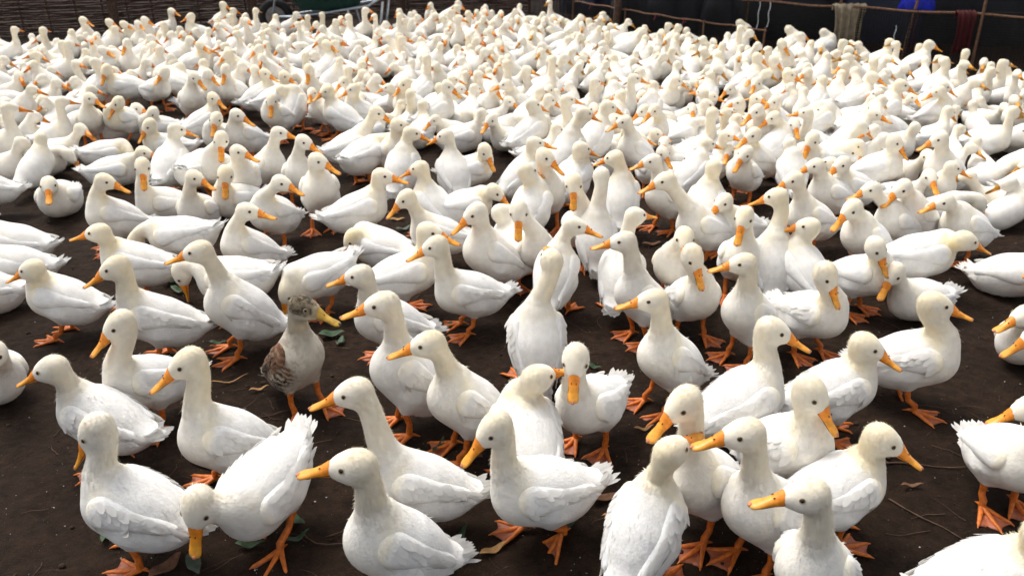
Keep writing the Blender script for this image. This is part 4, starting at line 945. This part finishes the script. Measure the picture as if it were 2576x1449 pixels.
for k, a in enumerate([
 (738,1314,-40,.085,.016,'green','green leaf beside the lifted orange foot at the bottom left'), (748,1362,35,.070,.008,'green','narrow green leaf right of the spread foot at the bottom left'),
 (630,1378,5,.070,.010,'green','green leaf behind the down-pointing bill at the bottom left'), (490,1428,-60,.085,.016,'grey','grey green leaf cropped by the bottom edge at the left'),
 (268,1354,-70,.06,.012,'green','green leaf half under the large duck at the left border'), (515,1176,-20,.10,.008,'brown','curled brown leaf left of the bottom left forager'),
 (424,1432,60,.09,.018,'brown','brown leaf beside the webbed foot at the bottom left edge'), (578,969,22,.12,.003,'tan','thin yellow straw behind the feet of the upright left duck'),
 (654,991,25,.06,.006,'tan','tan sliver of leaf left of the speckled duck'), (1148,1392,78,.16,.012,'green','long green blade standing beside the tail at the bottom centre'),
 (1107,1128,70,.075,.009,'green','green leaf tip between the centre ducks'), (1411,1335,8,.085,.022,'green','broad green leaf behind the foot of the striding duck'),
 (1242,1390,32,.075,.010,'tan','pale chip of bark left of the spread foot, bottom centre'), (1521,1262,15,.08,.013,'brown','brown leaf right of the lifted foot, lower centre'),
 (1547,1306,5,.07,.005,'tan','thin orange leaf right of the lifted foot'), (1620,1087,12,.06,.007,'tan','tan curled leaf left of the small headed duck'),
 (1495,928,-30,.05,.010,'green','small green leaf under the head tilting duck'), (549,872,0,.06,.009,'green','green leaf behind the legs of the upright left duck'),
 (432,712,60,.09,.016,'green','dark green leaf at the bill of the dipping duck'), (452,735,-30,.10,.014,'green','dark green leaf lying just below the bill of the dipping duck'), (888,801,-12,.06,.010,'grey','grey green leaf right of the speckled duck'),
 (836,850,10,.09,.020,'green','curled dark green leaf right of the speckled duck breast'), (858,868,80,.06,.012,'green','bent dark green leaf tip beside the curled leaf'),
 (1131,826,80,.05,.010,'green','small upright leaf before the profile duck feet'), (2223,1157,20,.05,.016,'brown','reddish brown leaf under the large headed duck bill'),
 (1000,560,10,.07,.012,'tan','pale pinkish leaf by a webbed foot, upper centre'), (1018,585,35,.08,.012,'grey','grey leaf behind the lying duck, upper centre'), (985,545,-15,.08,.010,'brown','brown leaf left of the pale pinkish one'),
 (1440,1190,10,.07,.010,'brown','brown leaf before the head tilting duck feet'), (1190,1150,-30,.06,.018,'brown','brown leaf under the centre ducks'), (690,1245,15,.05,.012,'brown','brown leaf right of the bottom left forager tail'),
 (2290,1230,2,.06,.006,'brown','reddish sliver of leaf near the right border'), (1640,620,10,.09,.012,'brown','brown leaf in the dark gap behind the upright ducks')]):
    leaf(*a, 40+k)
M['twig'] = simple('dry_twig', (.09, .052, .034), .85, .4, 60, .4)
def twig_tube(b, x, y, ang, L, r, rg):
    n = 7; pts = []; a = ang
    for i in range(n):
        pts.append([x, y, float(ground_z(x, y))+r*.6+.003]); a += rg.normal(0, .22); x += cos(a)*L/n; y += sin(a)*L/n
    b.tube(pts, np.linspace(r, r*.45, n), 5)
rg = np.random.default_rng(21)
for x, y, ang, L, r, lab in ((640,1150,.1,.25,.0022,'dark twig lying left of the bottom left forager tail'), (830,1350,.75,.16,.002,'pale dry twig left of the duck cropped at the bottom'), (760,1340,-1.2,.2,.002,'bent dark twig right of the spread foot, bottom left'),
    (2215,1172,.05,.34,.0032,'long curved twig under the bill of the large headed duck'), (2235,1258,-.8,.32,.0024,'thin straight twig in the lower right soil'), (1395,905,.35,.20,.0022,'thin dark twig right of the back view duck'), (2080,1000,.2,.2,.002,'dark twig behind the right walking duck'), (610,1060,.2,.2,.002,'dark twig behind the fluffy naped duck')):
    p = at(x, y); b = MB(); twig_tube(b, p[0], p[1], ang, L, r, rg); tag(link('twig', b.mesh('twig', [M['twig']])), lab, 'twig', 'twigs on the soil')
b = MB()
for _ in range(420):
    y = 1.2+3.6*rg.random()**1.3; x = rg.uniform(-.68, .68)*(y+.4); twig_tube(b, x, y, rg.uniform(0, 6.28), rg.uniform(.03, .13), rg.uniform(.0006, .0014), rg)
tag(link('twig_litter', b.mesh('twig_litter', [M['twig']])), 'fine dry stalks trodden into the dark soil', 'litter', kind='stuff')
b = MB(); n = 3200; yy = 1.1+4.2*rg.random(n)**1.2; xx = rg.uniform(-.68, .68, n)*(yy+.4); zz = ground_z(xx, yy)+.006
a = rg.uniform(0, 6.28, n); l = rg.gamma(1.5, .0006, n)+.0003; w_ = l*rg.uniform(.35, .8, n)
for i in range(n):
    c_, s_ = cos(a[i]), sin(a[i]); b.add([[xx[i]+c_*l[i], yy[i]+s_*l[i], zz[i]], [xx[i]-s_*w_[i], yy[i]+c_*w_[i], zz[i]+.001], [xx[i]-c_*l[i], yy[i]-s_*l[i], zz[i]], [xx[i]+s_*w_[i], yy[i]-c_*w_[i], zz[i]-.001]], [[0, 1, 2, 3]])
tag(link('down_litter', b.mesh('down_litter', [simple('shed_down', (.36, .34, .31), .9)])), 'tiny white specks of shed down on the soil', 'litter', kind='stuff')
b = MB(); n = 1100; yy = 1.1+4.0*rg.random(n)**1.2; xx = rg.uniform(-.68, .68, n)*(yy+.4); zz = ground_z(xx, yy)
for i in range(n):
    r_ = rg.gamma(2., .0012)+.0008; b.ball((xx[i], yy[i], zz[i]+r_*.3), (r_, r_*rg.uniform(.6, 1), r_*.7), None, 6, 4)
tag(link('soil_crumbs', b.mesh('soil_crumbs', [simple('soil_crumb', (.035, .021, .014), .95, .4, 80)])), 'small crumbs of dark soil scattered over the pen floor', 'soil', kind='stuff')
